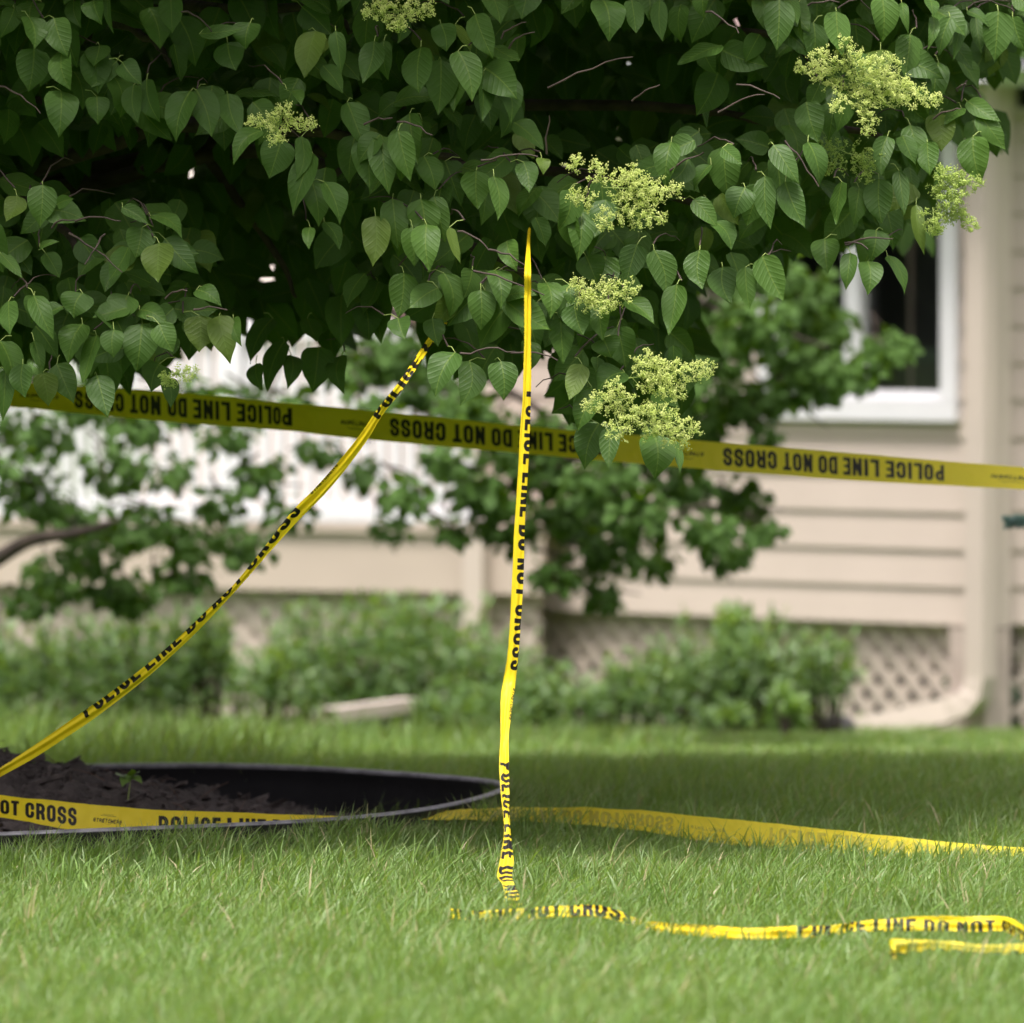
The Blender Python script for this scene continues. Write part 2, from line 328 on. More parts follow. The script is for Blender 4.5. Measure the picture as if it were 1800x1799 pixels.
duct([WR.pt(us, .085, 2.1), WR.pt(us, .085, 1.2), WR.pt(us, .085, zat(1190, 29)), WR.pt(us + .012, .09, zat(1220, 29)), WR.pt(us + .05, .1, zat(1238, 29)), WR.pt(us + .12, .12, zat(1250, 29)), WR.pt(u_end, .3, zat(1290, 29.1))], .088, .07)
mb.build('downspout', M['trimb'], house, smooth=False)
mb = MB(); WR.box(mb, -.05, .12, -.11, .035, -.32, ZB - .01); mb.build('foundation', M['conc'], house)
# lattice skirt
def lattice(W, u0, u1, z0, z1, off, parent, zback):
    mb = MB(); w_, per = .040, .110
    H = z1 - z0
    for sgn, o0 in ((1, off), (-1, off - .007)):
        x = u0 - H
        while x < u1 + H:
            xa, xb = x, x + sgn * H; hw = w_ / math.sqrt(2)
            lo, hi = u0, u1
            pa = [xa - hw, xa + hw, xb + hw, xb - hw]
            # clip to the span by parameter
            t0, t1 = 0, 1
            for b0, s_ in ((lo, 1), (hi, -1)):
                fa, fb = s_ * (xa - b0), s_ * (xb - b0)
                if fa < 0 and fb < 0: t0, t1 = 1, 0
                elif fa < 0: t0 = max(t0, fa / (fa - fb))
                elif fb < 0: t1 = min(t1, fa / (fa - fb))
            if t1 > t0 + .02:
                pts = []
                for oo in (o0 - .006, o0):
                    for tt, s2 in ((t0, -1), (t0, 1), (t1, 1), (t1, -1)):
                        pts.append(W.pt(xa + (xb - xa) * tt + s2 * hw, oo, z0 + H * tt))
                mb.hexa([pts[0], pts[1], pts[2], pts[3], pts[4], pts[5], pts[6], pts[7]])
            x += per
    mb.build('lattice_skirt', M['lattice'], parent)
    mb = MB(); W.box(mb, u0, u1, off - .03, off - .016, zback, z1); mb.build('backing_board', M['lattice'], parent)
    mb = MB(); W.box(mb, u0 + .35, u1, off - .3, off - .28, z0 - .05, z1); mb.build('crawlspace_shade', M['dark'], parent)  # near-black sheet paints the shade seen through the lattice gaps
lattice(WR, .13, WR.u(790), -.3, ZB - .002, -.03, house, zat(1178, 29.2))
lattice(WQ, .12, 3.2, -.3, ZB - .002, -.03, house, zat(1178, 29.2))
# soffit, fascia, roof, gutter
mb = MB(); WR.box(mb, -.3, WR.u(850) + .3, -.3, .30, 2.155, 2.165)
mb.build('soffit', M['white'], house)
mb = MB(); WR.box(mb, -.3, WR.u(850) + .3, .301, .33, 2.11, 2.27); fz = mb.build('fascia', M['white'], house)
mb = MB(); WQ.box(mb, -.05, 3.4, .20, .23, 2.10, 2.26); WQ.box(mb, -.05, 3.4, -.02, .199, 2.15, 2.16); mb.build('fascia', M['white'], house)
mb = MB(); mb.hexa([WQ.pt(-.05, .26, 2.262), WQ.pt(3.5, .26, 2.262), WQ.pt(3.5, -4, 3.5), WQ.pt(-.05, -4, 3.5), WQ.pt(-.05, .26, 2.29), WQ.pt(3.5, .26, 2.29), WQ.pt(3.5, -4, 3.53), WQ.pt(-.05, -4, 3.53)]); mb.build('roof', M['shingle'], house)
mb = MB(); mb.hexa([WR.pt(-.35, .36, 2.275), WR.pt(4, .36, 2.275), WR.pt(4, -4, 3.7), WR.pt(-.35, -4, 3.7), WR.pt(-.35, .36, 2.30), WR.pt(4, .36, 2.30), WR.pt(4, -4, 3.73), WR.pt(-.35, -4, 3.73)])
mb.build('roof', M['shingle'], house)
mb = MB(); WQ.box(mb, -.1, 3.2, .0, .05, zat(205, 29.2), zat(140, 29.2)); mb.build('frieze_board', M['trimb'], house)
mb = MB(); WQ.box(mb, WQ.u(1783), WQ.u(1840), .051, .06, zat(190, 29.2), zat(150, 29.2)); mb.build('vent', M['dark'], house)
# deck with white railing on the left
deck = empty('deck', (-.6, 31, -.27), 'raised deck with beige skirt board and white baluster railing', 'deck')
WD = Wall(842, 30.25, -250, 31.4)
uD = WD.u(-250); zf0, zf1 = zat(1043, 30.3), zat(925, 30.3)
mb = MB(); WD.box(mb, -.26, uD, -.04, 0, zf0, zf1 - .03); mb.build('skirt_board', M['fascia'], deck)
mb = MB(); WD.box(mb, -.26, uD, -2.4, .02, zf1 - .028, zf1); mb.build('floor_board', M['fascia'], deck)
lattice(WD, -.22, uD, -.3, zf0 - .002, -.05, deck, -.3)
mb = MB(); WD.box(mb, 0, uD, -.05, .02, zf1 + .012, zf1 + .062); WD.box(mb, 0, uD, -.055, .025, 1.17, 1.23)
rl = mb.build('railing', M['white'], deck)
nb = 0
u = .03
while u < uD - .02:
    nb += 1
    mb = MB(); WD.box(mb, u, u + .034, -.03, .0, zf1 + .063, 1.169)
    mb.build('baluster', M['white'], rl); u += .062 if nb < 95 else 9
mb = MB(); WD.box(mb, -.05, .03, .021, .08, -.3, zf1 - .01); mb.build('post', M['trimb'], deck)
mb = MB(); WD.box(mb, 1.0, 1.09, -.07, .04, zf1, 1.30); mb.build('rail_post', M['white'], deck)
# back wall of the porch belongs to the house
mb = MB(); WD.box(mb, -1.5, uD, -2.45, -2.40, -.2, 2.6); mb.build('porch_wall', M['cream'], house)
mb = MB()
WD.box(mb, .9, 1.5, -2.40, -2.36, 1.05, 1.55); WD.box(mb, .3, .5, -2.40, -2.36, zf1, 1.5)
mb.build('brick_panel', M['brick'], house)
# loose downspout extension on the grass
mb = MB()
p0, p1 = P(578, 1258, 27.6), P(722, 1238, 27.9)
for a_, b_ in ((p0, p1),):
    d_ = (b_ - a_) / np.linalg.norm(b_ - a_); s_ = np.cross(d_, [0, 0, 1]); s_ /= np.linalg.norm(s_); u_ = np.cross(s_, d_)
    prof = [(-.045, -.024), (.045, -.024), (.045, .024), (-.045, .024)]
    ring = lambda c, k: [c + s_ * x * k + u_ * y * k for x, y in prof]
    V = ring(a_, 1.0) + ring(a_, .86) + ring(b_, .9) + ring(b_, .76)
    q = [[a, (a + 1) % 4, 8 + (a + 1) % 4, 8 + a] for a in range(4)] + [[4 + a, 12 + a, 12 + (a + 1) % 4, 4 + (a + 1) % 4] for a in range(4)] + [[a, 4 + a, 4 + (a + 1) % 4, (a + 1) % 4] for a in range(4)] + [[8 + a, 8 + (a + 1) % 4, 12 + (a + 1) % 4, 12 + a] for a in range(4)]
    mb.add(V, q)
o = mb.build('downspout_extension', M['trimb']); tag(o, 'beige downspout extension lying on the lawn in front of the left shrubs', 'downspout pipe')
# rock
def rock(name, c, r, label):
    th = np.linspace(0, np.pi, 9); ph = np.linspace(0, 2 * np.pi, 14, endpoint=False)
    V = []
    for a in th:
        for b_ in ph:
            d = np.array([math.sin(a) * math.cos(b_), math.sin(a) * math.sin(b_), math.cos(a)])
            V.append(np.array(c) + d * np.array(r) * (.8 + .4 * vnoise(d[0] * 2 + 5, d[1] * 2 + d[2] * 3, 4)))
    q = [[i * 14 + j, (i + 1) * 14 + j, (i + 1) * 14 + (j + 1) % 14, i * 14 + (j + 1) % 14] for i in range(8) for j in range(14)]
    o = mesh(name, V, [np.array(q)], M['rock'], smooth=True); tag(o, label, 'rock')
rock('rock', P(1468, 1280, 28.3), (.07, .06, .05), 'grey rock lying at the open end of the corner downspout')
# ------------------------------------------------------------------ edging ring and soil
nseg = 200; th = np.linspace(0, 2 * np.pi, nseg, endpoint=False)
prof = []   # (radial offset, height) of the cross-section
for a in np.linspace(-.5 * np.pi, 1.35 * np.pi, 14): prof.append((.010 * math.cos(a), .010 * math.sin(a)))
prof = [(0.003, -.15)] + [(0.003, -.05)] + [(.005 , -.03)] + prof[2:-1] + [(-.004, -.03), (-.003, -.05), (-.003, -.15)]
V = []
for t_ in th:
    wob = .010 * math.sin(3 * t_ + 1) + .006 * math.sin(7 * t_)
    for (pr, ph_) in prof:
        r_ = RR + wob + pr; x_ = RC[0] + r_ * math.cos(t_); y_ = RC[1] + r_ * math.sin(t_)
        V.append([x_, y_, rimz(x_) + ph_ + .004 * math.sin(5 * t_ + 2)])
k = len(prof); q = [[i * k + j, ((i + 1) % nseg) * k + j, ((i + 1) % nseg) * k + j + 1, i * k + j + 1] for i in range(nseg) for j in range(k - 1)]
o = mesh('edging_ring', V, [np.array(q)], [M['plastic'], M['pale_edge']], smooth=True, midx=np.array([1 if 5 <= j <= 11 else 0 for i in range(nseg) for j in range(k - 1)])); tag(o, 'black plastic landscape edging ring around the tree bed with a rolled top edge', 'garden edging')
TR = np.array([-1.55, 20.0])
def soilz(X, Y):
    r_ = np.hypot(X - TR[0], Y - TR[1])
    z = .235 - .205 * r_
    z = np.maximum(z, -.045) + .045 * (vnoise(X * 9, Y * 9, 1) - .5) + .05 * (vnoise(X * 22, Y * 22, 2) - .5) + .015 * (vnoise(X * 60, Y * 60, 7) - .5)
    return np.where(np.hypot(X - RC[0], Y - RC[1]) > RR - .12, np.minimum(z, -.02), z)
gx = np.linspace(-RR, RR, 210); A, B = np.meshgrid(RC[0] + gx, RC[1] + gx)
Z = soilz(A, B); msk = np.hypot(A - RC[0], B - RC[1]) < RR - .006
i, j = np.meshgrid(np.arange(209), np.arange(209), indexing='ij'); ok = msk[:-1, :-1] & msk[1:, 1:] & msk[1:, :-1] & msk[:-1, 1:]
idx = i * 210 + j; Q = np.stack([idx, idx + 1, idx + 211, idx + 210], -1)[ok]
V = np.stack([A, B, Z], -1).reshape(-1, 3)
used, inv = np.unique(Q, return_inverse=True)
SV, SQ = V[used], inv.reshape(-1, 4)
mb = MB(); mb.add(SV, SQ, 0)
for _ in range(4500):      # shredded bark and clods
    r_ = 1.2 * math.sqrt(random.random()); a_ = random.uniform(0, 2 * math.pi); x_ = RC[0] + r_ * math.cos(a_); y_ = RC[1] + r_ * math.sin(a_)
    if abs(x_) > 3 : continue
    z_ = float(soilz(np.array(x_), np.array(y_))); sz = random.uniform(.003, .008) if random.random() < .9 else random.uniform(.008, .016)
    yaw = random.uniform(0, 6.28); R_ = np.array([[math.cos(yaw), -math.sin(yaw), 0], [math.sin(yaw), math.cos(yaw), 0], [0, 0, 1]])
    dm = np.array([random.uniform(1, 4.5), random.uniform(.6, 1.4), random.uniform(.3, .8)]) * sz
    c8 = np.array([[-1, -1, -1], [1, -1, -1], [1, 1, -1], [-1, 1, -1], [-1, -1, 1], [1, -1, 1], [1, 1, 1], [-1, 1, 1]]) * dm * rng.uniform(.5, 1.15, (8, 3))
    tl = random.uniform(-.5, .5); Rt = np.array([[math.cos(tl), 0, math.sin(tl)], [0, 1, 0], [-math.sin(tl), 0, math.cos(tl)]])
    mb.hexa((c8 @ Rt.T) @ R_.T + [x_, y_, z_ + .3 * dm[2]], 1)
for _ in range(160):
    r_ = 1.15 * math.sqrt(random.random()); a_ = random.uniform(0, 2 * math.pi); x_ = RC[0] + r_ * math.cos(a_); y_ = RC[1] + r_ * math.sin(a_)
    z_ = float(soilz(np.array(x_), np.array(y_))); L_ = random.uniform(.04, .12); yaw = random.uniform(0, 6.28); pt = random.uniform(-.1, .6)
    e_ = np.array([math.cos(yaw) * math.cos(pt), math.sin(yaw) * math.cos(pt), math.sin(pt)]) * L_; s0 = np.array([x_, y_, z_ + .005])
    mb.tube([s0, s0 + e_ * .5 + [0, 0, .006], s0 + e_], [.0016, .0014, .0007], 4, 2)
o = mb.build('soil_mound', [M['soil'], M['mulch'], M['straw']]); tag(o, 'heap of dark soil and shredded bark filling the edging ring', 'soil mound', kind='stuff')
# ------------------------------------------------------------------ leaves
class Leaves:
    def __init__(s): s.b = []; s.t = []; s.n = []; s.w = []; s.r = []; s.c = []
    def add(s, base, tip, nrm, width, rnd=None, curl=None):
        s.b.append(np.atleast_2d(base)); s.t.append(np.atleast_2d(tip)); m = len(s.b[-1])
        s.n.append(np.broadcast_to(np.atleast_2d(nrm), (m, 3))); s.w.append(np.broadcast_to(np.atleast_1d(width), m))
        s.r.append(np.broadcast_to(rng.random(m) if rnd is None else np.atleast_1d(rnd), m)); s.c.append(np.broadcast_to(rng.uniform(-.02, .16, m) if curl is None else np.atleast_1d(curl), m))
    def data(s, rows, cols, fold=.18, petiole=True):
        B = np.concatenate(s.b); T = np.concatenate(s.t); N = np.concatenate(s.n); W = np.concatenate(s.w); R = np.concatenate(s.r); C = np.concatenate(s.c)
        D = T - B; L = np.linalg.norm(D, axis=1); D = D / L[:, None]
        S = np.cross(D, N); S /= np.linalg.norm(S, axis=1)[:, None] + 1e-9; N = np.cross(S, D)
        v = np.linspace(0, 1, rows + 1); u = np.linspace(-1, 1, cols + 1)
        prof = (v ** .44) * (1 - v) ** .92; prof /= prof.max(); prof = prof * (1 - .45 * np.clip((v - .72) / .28, 0, 1))
        prof[0] = .06; prof[-1] = .0
        m = len(B); VV, UU = np.meshgrid(v, u, indexing='ij'); PR = np.repeat(prof[:, None], cols + 1, 1)
        VV = VV.ravel(); UU = UU.ravel(); PR = PR.ravel()
        fo = rng.uniform(.0, fold * 2, m)[:, None]; ph = rng.uniform(0, 6.28, m)[:, None]; fr_ = rng.uniform(6, 13, m)[:, None]
        twist = rng.uniform(-.5, .5, m)[:, None] * VV[None]; 
        x = UU[None] * PR[None] * W[:, None] / 2
        wav = .035 * W[:, None] * np.sin(VV[None] * fr_ + ph + UU[None] * 1.6) * np.abs(UU[None])
        z = fo * np.abs(UU[None]) * PR[None] * W[:, None] / 2 + wav - C[:, None] * L[:, None] * (2 * (VV[None] - .5)) ** 2 + C[:, None] * L[:, None]
        z = z + x * np.tan(twist) * .6
        bow = rng.normal(0, .05, m)[:, None] * L[:, None] * np.sin(VV[None] * np.pi)
        y = VV[None] * L[:, None]
        V = B[:, None] + S[:, None] * (x + bow)[..., None] + D[:, None] * y[..., None] + N[:, None] * z[..., None]
        nv = (rows + 1) * (cols + 1); i = np.arange(rows)[:, None]; j = np.arange(cols)[None]; c1 = cols + 1
        q = np.stack([i * c1 + j, (i + 1) * c1 + j, (i + 1) * c1 + j + 1, i * c1 + j + 1], -1).reshape(-1, 4)
        Q = (q[None] + (np.arange(m) * nv)[:, None, None]).reshape(-1, 4)
        lf = np.stack([np.broadcast_to(UU * np.maximum(PR, .05), (m, nv)), np.broadcast_to(VV, (m, nv)), np.repeat(R[:, None], nv, 1)], -1)
        return V.reshape(-1, 3), Q, lf.reshape(-1, 3)
def dfront(px): return np.interp(px, [-400, 0, 900, 1200, 1500, 1800], [18.1, 18.05, 18.08, 18.2, 18.45, 18.8])
HL = Leaves(); ML = Leaves()
hand = """57,5,52,48,52;25,15,0,68,35;50,30,60,88,45;95,32,120,102,48;130,0,143,50,30;165,0,180,45,44;190,-10,200,60,14;300,-10,303,60,42
60,85,50,162,58;110,90,125,160,45;107,160,103,243,58;200,135,210,210,56;175,80,165,118,45;205,108,160,155,35;215,110,250,150,40;258,140,283,217,40;235,150,243,218,35
335,160,310,252,55;345,158,372,242,50;400,165,425,240,45;170,170,172,220,40;440,40,432,88,50;400,75,415,125,52;350,60,430,50,30;555,55,535,138,55;575,70,540,135,50
590,55,600,130,30;505,160,530,185,35;460,230,410,292,35;495,245,473,315,58;530,240,520,320,30;550,270,515,380,50;548,320,560,400,48;570,320,597,395,50;545,400,543,440,22
570,390,597,440,35;75,325,70,400,50;30,345,10,390,40;100,360,130,350,22;250,400,238,455,50;280,428,278,497,58;290,420,350,483,45;265,380,320,420,40;215,365,262,395,25
70,435,105,425,18;80,445,105,490,35;0,445,40,490,25;60,520,55,570,40;15,530,18,590,40;145,515,130,560,55;225,520,200,567,60;345,510,390,540,35;245,545,298,572,35
350,555,350,620,55;385,555,405,640,50;250,570,240,655,60;280,570,305,620,45;60,520,95,600,40;145,570,120,640,55;170,590,145,680,40;200,580,200,630,40;0,600,25,680,50
10,650,5,740,34;100,640,130,710,45;280,640,265,690,50;170,660,190,735,48;60,600,75,660,25;295,665,300,718,30;40,640,45,700,40;75,655,85,715,42;230,540,160,560,45;110,540,70,560,40
658,73,637,147,45;675,72,683,143,32;740,83,737,167,60;775,105,770,203,58;793,112,797,198,45;805,90,830,180,50;775,42,785,92,45;800,43,828,95,35;835,25,868,105,45
868,82,915,107,45;850,125,848,213,46;875,128,897,220,44;645,240,650,332,55;672,240,684,343,50;745,275,765,335,55;740,350,742,433,55;763,345,783,428,38;837,300,840,368,60
868,310,875,388,35;920,285,930,340,38;952,278,955,308,24;1000,335,980,405,45;1020,365,1015,460,50;1040,380,1035,455,30;750,395,755,480,50;790,400,810,465,20;960,497,967,562,45
830,475,815,525,45;845,510,845,582,48;870,475,880,545,40;900,510,905,570,40;945,530,950,620,48;1000,500,1003,537,30;710,480,700,560,50;1010,535,1025,590,50;1055,535,1060,600,40
1085,575,1100,650,55;1100,530,1150,570,40;1060,0,1070,75,60;1110,0,1118,60,40;1160,0,1165,75,30;800,620,765,700,55;825,635,808,715,48;880,635,885,705,50;1023,640,1000,705,38
1060,595,1075,630,50;1050,628,1047,655,25;1098,655,1050,690,58;1040,680,1008,730,32;1050,690,1015,760,45;1053,745,1028,827,55;1075,750,1070,825,35;1150,765,1150,845,62;1188,775,1195,833,18
1370,0,1365,90,52;1400,10,1415,80,20;1550,-5,1550,75,52;1585,5,1597,62,20;1463,155,1455,250,50;1440,150,1420,190,35;1490,160,1470,235,40;1635,0,1640,32,30;1670,30,1650,100,32
1690,30,1675,108,24;1640,30,1630,90,20;1700,20,1740,50,25;1715,30,1725,95,25;1755,20,1748,110,55;1780,30,1805,95,34;1690,190,1660,220,35;1700,178,1760,215,34;1720,200,1768,265,38
1710,240,1725,325,55;1650,200,1655,268,50;1600,130,1630,190,45;1600,220,1612,310,45;1560,240,1550,310,35;1545,315,1550,395,50;1580,300,1590,380,28;1610,360,1625,450,25
1360,255,1405,325,40;1345,310,1355,405,38;1310,330,1290,385,50;1380,320,1415,400,45;1270,260,1305,290,28;1250,290,1220,340,35;1220,350,1262,402,35;1340,450,1378,530,50
1270,470,1285,535,50;1310,470,1318,545,35;1230,440,1235,510,45;1450,420,1455,482,48;1495,445,1487,512,30;1525,460,1525,520,42;1560,450,1590,520,28;1540,405,1530,460,45
500,600,470,690,48;450,640,462,688,32;540,560,556,602,38;512,625,505,685,34;560,610,550,692,56;600,625,606,695,36;600,520,600,612,54;640,530,648,600,50;665,500,670,605,55
700,560,712,598,40;480,560,440,640,50;410,560,425,610,30;720,200,735,290,50;610,180,640,260,50;700,230,722,320,45;690,350,700,440,48;660,380,655,470,50;725,400,728,470,45
780,480,790,560,45;760,560,770,610,40;1180,250,1170,330,45;1120,430,1100,500,45;1150,440,1170,520,48;1190,500,1175,590,44;930,600,925,660,38;985,560,990,640,45;1030,450,1050,500,50
1500,90,1520,160,45;1600,60,1590,140,48;1650,110,1640,200,45;1470,20,1480,100,50;1430,40,1425,120,46;1510,330,1500,400,42;1480,320,1470,395,44;1420,250,1440,330,44;1630,250,1635,310,40"""
for row in hand.replace('\n', ';').split(';'):
    x0, y0, x1, y1, wd = map(float, row.split(','))
    D0 = dfront(x0) + random.uniform(0, .12)
    if 860 < x0 < 990 and y0 > 420: D0 += .06
    if 420 < x0 < 700 and 450 < y0: D0 += .9
    if y0 > 600 and x0 < 320: D0 += random.uniform(-.1, .15)
    sc_ = D0 / FP; L_ = math.hypot(x1 - x0, y1 - y0) * sc_
    a_ = P(x0, y0, D0); c_ = P(x1, y1, D0 - random.uniform(.01, .05))
    nn = np.array([random.gauss(0, .42) + .25 * np.sign(x1 - x0) * (abs(x1 - x0) > 25), -1, random.uniform(.1, 1.1)])
    HL.add(a_, c_, nn, wd * sc_ * 1.06, curl=random.uniform(-.02, .2))
# silhouette of the lower edge of the crown (picture columns -> picture rows)
BX = [-400, 0, 50, 100, 150, 200, 240, 300, 340, 380, 420, 440, 460, 520, 560, 610, 620, 700, 720, 760, 800, 900, 930, 990, 1010, 1060, 1150, 1185, 1200, 1160 + 60, 1290, 1380, 1400, 1440, 1500, 1590, 1620, 1640, 1660, 1700, 1740, 1765, 1790, 1900]
BY = [760, 700, 670, 680, 690, 715, 680, 690, 640, 640, 625, 590, 640, 640, 670, 660, 590, 580, 560, 590, 680, 690, 640, 660, 770, 785, 795, 770, 620, 510, 530, 510, 440, 460, 490, 490, 430, 340, 285, 290, 310, 245, 100, 95]
def bottom(px): return np.interp(px, BX, BY)
def holes(px, py):       # places where one looks into the depth of the crown
    h = np.zeros(len(px), bool)
    for cx, cy, rx, ry in ((330, 300, 250, 66), (120, 290, 130, 48), (470, 430, 130, 150), (430, 520, 60, 80), (520, 620, 90, 90), (660, 420, 40, 60), (1060, 150, 170, 130), (600, 560, 60, 60), (1300, 200, 60, 60)):
        h |= ((px - cx) / rx) ** 2 + ((py - cy) / ry) ** 2 < 1
    return h
def fill(n, d0, d1, ymin, usehole, Lr, store, margin, xr=(-700, 1800), out=.5):
    px = rng.uniform(*xr, n * 3); py = rng.uniform(ymin, 800, n * 3)
    ok = (py < bottom(px) - margin) & ~((px > 1690) & (py > 100) & (py < 190))
    if usehole: ok &= ~holes(px, py + 25)
    px, py = px[ok][:n], py[ok][:n]; m = len(px)
    D = dfront(px) + rng.uniform(d0, d1, m); a_ = PA(px, py, D)
    ang = rng.normal(0, .72, m); L_ = rng.uniform(*Lr, m)
    d = np.stack([np.sin(ang), rng.uniform(-.55, .05, m), -np.cos(ang)], 1); d /= np.linalg.norm(d, axis=1)[:, None]
    nn = np.stack([rng.normal(0, .45, m), -np.ones(m) * rng.uniform(.5, 1, m), rng.uniform(.2, 1.1, m)], 1)
    store.add(a_, a_ + d * L_[:, None], nn, L_ * rng.uniform(.6, .74, m))
fill(420, .05, .28, -420, True, (.072, .125), HL, 76)
fill(1200, .3, .9, -500, True, (.072, .122), HL, 80)
fill(1800, .85, 1.7, -250, True, (.085, .115), ML, 82)
fill(6500, 1.5, 4.0, -250, False, (.09, .13), ML, 88)
# right flank: crown curls around to the right edge
m = 260; px = rng.uniform(1500, 1740, m); py = rng.uniform(-100, 250, m); ok = (py < np.interp(px, [1500, 1640, 1680, 1740], [250, 240, 60, 40])); px, py = px[ok], py[ok]
# upper crown above the picture
def ellipsoid(n, c, r, lo):
    v = rng.normal(size=(n, 3)); v /= np.linalg.norm(v, axis=1)[:, None]; k = rng.uniform(.45, 1, n) ** .6
    p = np.array(c) + v * np.array(r) * k[:, None]; return p[p[:, 2] > lo], v[p[:, 2] > lo]
p, v = ellipsoid(42000, (-1.25, 20.1, 2.5), (2.8, 2.42, 2.2), 2.2)
m = len(p); v[:, 2] = np.abs(v[:, 2]) * .3; L_ = rng.uniform(.09, .14, m)
d = v * .7 + np.stack([rng.normal(0, .3, m), rng.normal(0, .3, m), rng.uniform(-1.1, -.4, m)], 1); d /= np.linalg.norm(d, axis=1)[:, None]
nn = v + np.stack([rng.normal(0, .3, m), rng.normal(0, .3, m), rng.uniform(.3, 1.3, m)], 1)
ML.add(p, p + d * L_[:, None], nn, L_ * .68)
# ------------------------------------------------------------------ the lilac tree
tree = empty('lilac_tree', (TR[0], TR[1], 0.2), 'leafy tree lilac with cream green flower panicles growing out of the soil ring', 'tree')
mb = MB()
tp = catmull([[TR[0], TR[1], -.05], [TR[0] + .02, TR[1], .3], [TR[0] - .03, TR[1] + .03, 1.0], [TR[0] + .02, TR[1], 1.9], [TR[0] + .1, TR[1] + .1, 3.2]], 24)
mb.tube(tp, np.interp(np.linspace(0, 1, 24), [0, .08, 1], [.12, .085, .035]), 12); mb.build('trunk', M['bark'], tree, smooth=True)
limb_ends = [(300, 120, 18.5), (620, 60, 18.4), (860, 330, 18.5), (1000, 560, 18.5), (1450, 130, 18.9), (1600, 260, 19.1), (1300, 400, 19.0), (150, 480, 18.5), (520, 520, 19.6)]
twb = MB()
allL = np.concatenate(HL.b)
for (x_, y_, D_) in limb_ends:
    e_ = P(x_, y_, D_); s0 = tp[random.randint(14, 18)]
    mid = (s0 + e_) / 2 + np.array([0, 0, .28]); q1 = s0 * .75 + mid * .25 + np.array([0, 0, .12])
    pts = catmull([s0, q1, mid, e_ * .8 + mid * .2 + [0, 0, .05], e_], 26)
    pts += np.stack([np.zeros(26), rng.normal(0, .006, 26), rng.normal(0, .006, 26)], 1)
    b_ = MB(); b_.tube(pts, np.linspace(.03, .004, 26), 7); b_.build('branch', M['bark'], tree, smooth=True)
# twigs joining the outer leaves to the limbs
def twig(a_, c_, r0=.0022, r1=.0012, sag=.02):
    k = 7; t_ = np.linspace(0, 1, k)[:, None]; pts = a_ * (1 - t_) + c_ * t_ + np.array([0, 0, 1.]) * np.sin(t_ * np.pi) * sag + rng.normal(0, .002, (k, 3))
    twb.tube(pts, np.linspace(r0, r1, k), 5)
for q_ in allL[:260]:       # a short petiole and twig for every shaped leaf
    back = q_ + np.array([random.gauss(0, .015), random.uniform(.015, .035), random.uniform(.0, .02)])
    twb.tube([q_, (q_ + back) / 2 + [0, 0, .006], back], [.0009, .0011, .0013], 4, 1)
    if random.random() < .5: twig(back, back + np.array([random.uniform(-.12, .12), random.uniform(.05, .2), random.uniform(-.02, .07)]))
twlist = """185,412,150,470;90,400,130,388;130,388,215,388;120,410,215,480;0,150,72,200;845,283,945,275;805,405,860,440;860,440,930,475;965,155,1115,98;890,85,940,55;880,68,924,40
1295,150,1370,175;1485,430,1570,420;1485,432,1530,438;830,475,960,520;810,625,905,618;900,620,980,632;290,525,330,512;340,545,400,545;960,270,965,205;1680,160,1700,150;1260,200,1345,165
1640,210,1690,190;320,20,375,55;1240,20,1300,60;1110,180,1160,150;1380,250,1440,330;640,220,690,210;700,215,760,240;1420,10,1475,5;1180,300,1240,270;1030,330,1060,300"""
for row in twlist.replace('\n', ';').split(';'):
    x0, y0, x1, y1 = map(float, row.split(',')); D0 = dfront((x0 + x1) / 2) - .02
    twig(P(x0, y0, D0 + .03), P(x1, y1, D0), .0028, .0014, .008)
V1, Q1, A1 = HL.data(14, 6); V2, Q2, A2 = ML.data(4, 2)
TV = np.concatenate(twb.V); TQ = np.concatenate(twb.Q); tmi = np.concatenate(twb.qm) + 1
V = np.concatenate([V1, V2, TV]); Q = np.concatenate([Q1, Q2 + len(V1), TQ + len(V1) + len(V2)])
A = np.concatenate([A1, A2, np.zeros((len(TV), 3))])
mesh('crown', V, [Q], [M['leaf'], M['twig'], M['stalk']], tree, midx=np.concatenate([np.zeros(len(Q1) + len(Q2)), tmi]), attr={'lf': A}, smooth=True)
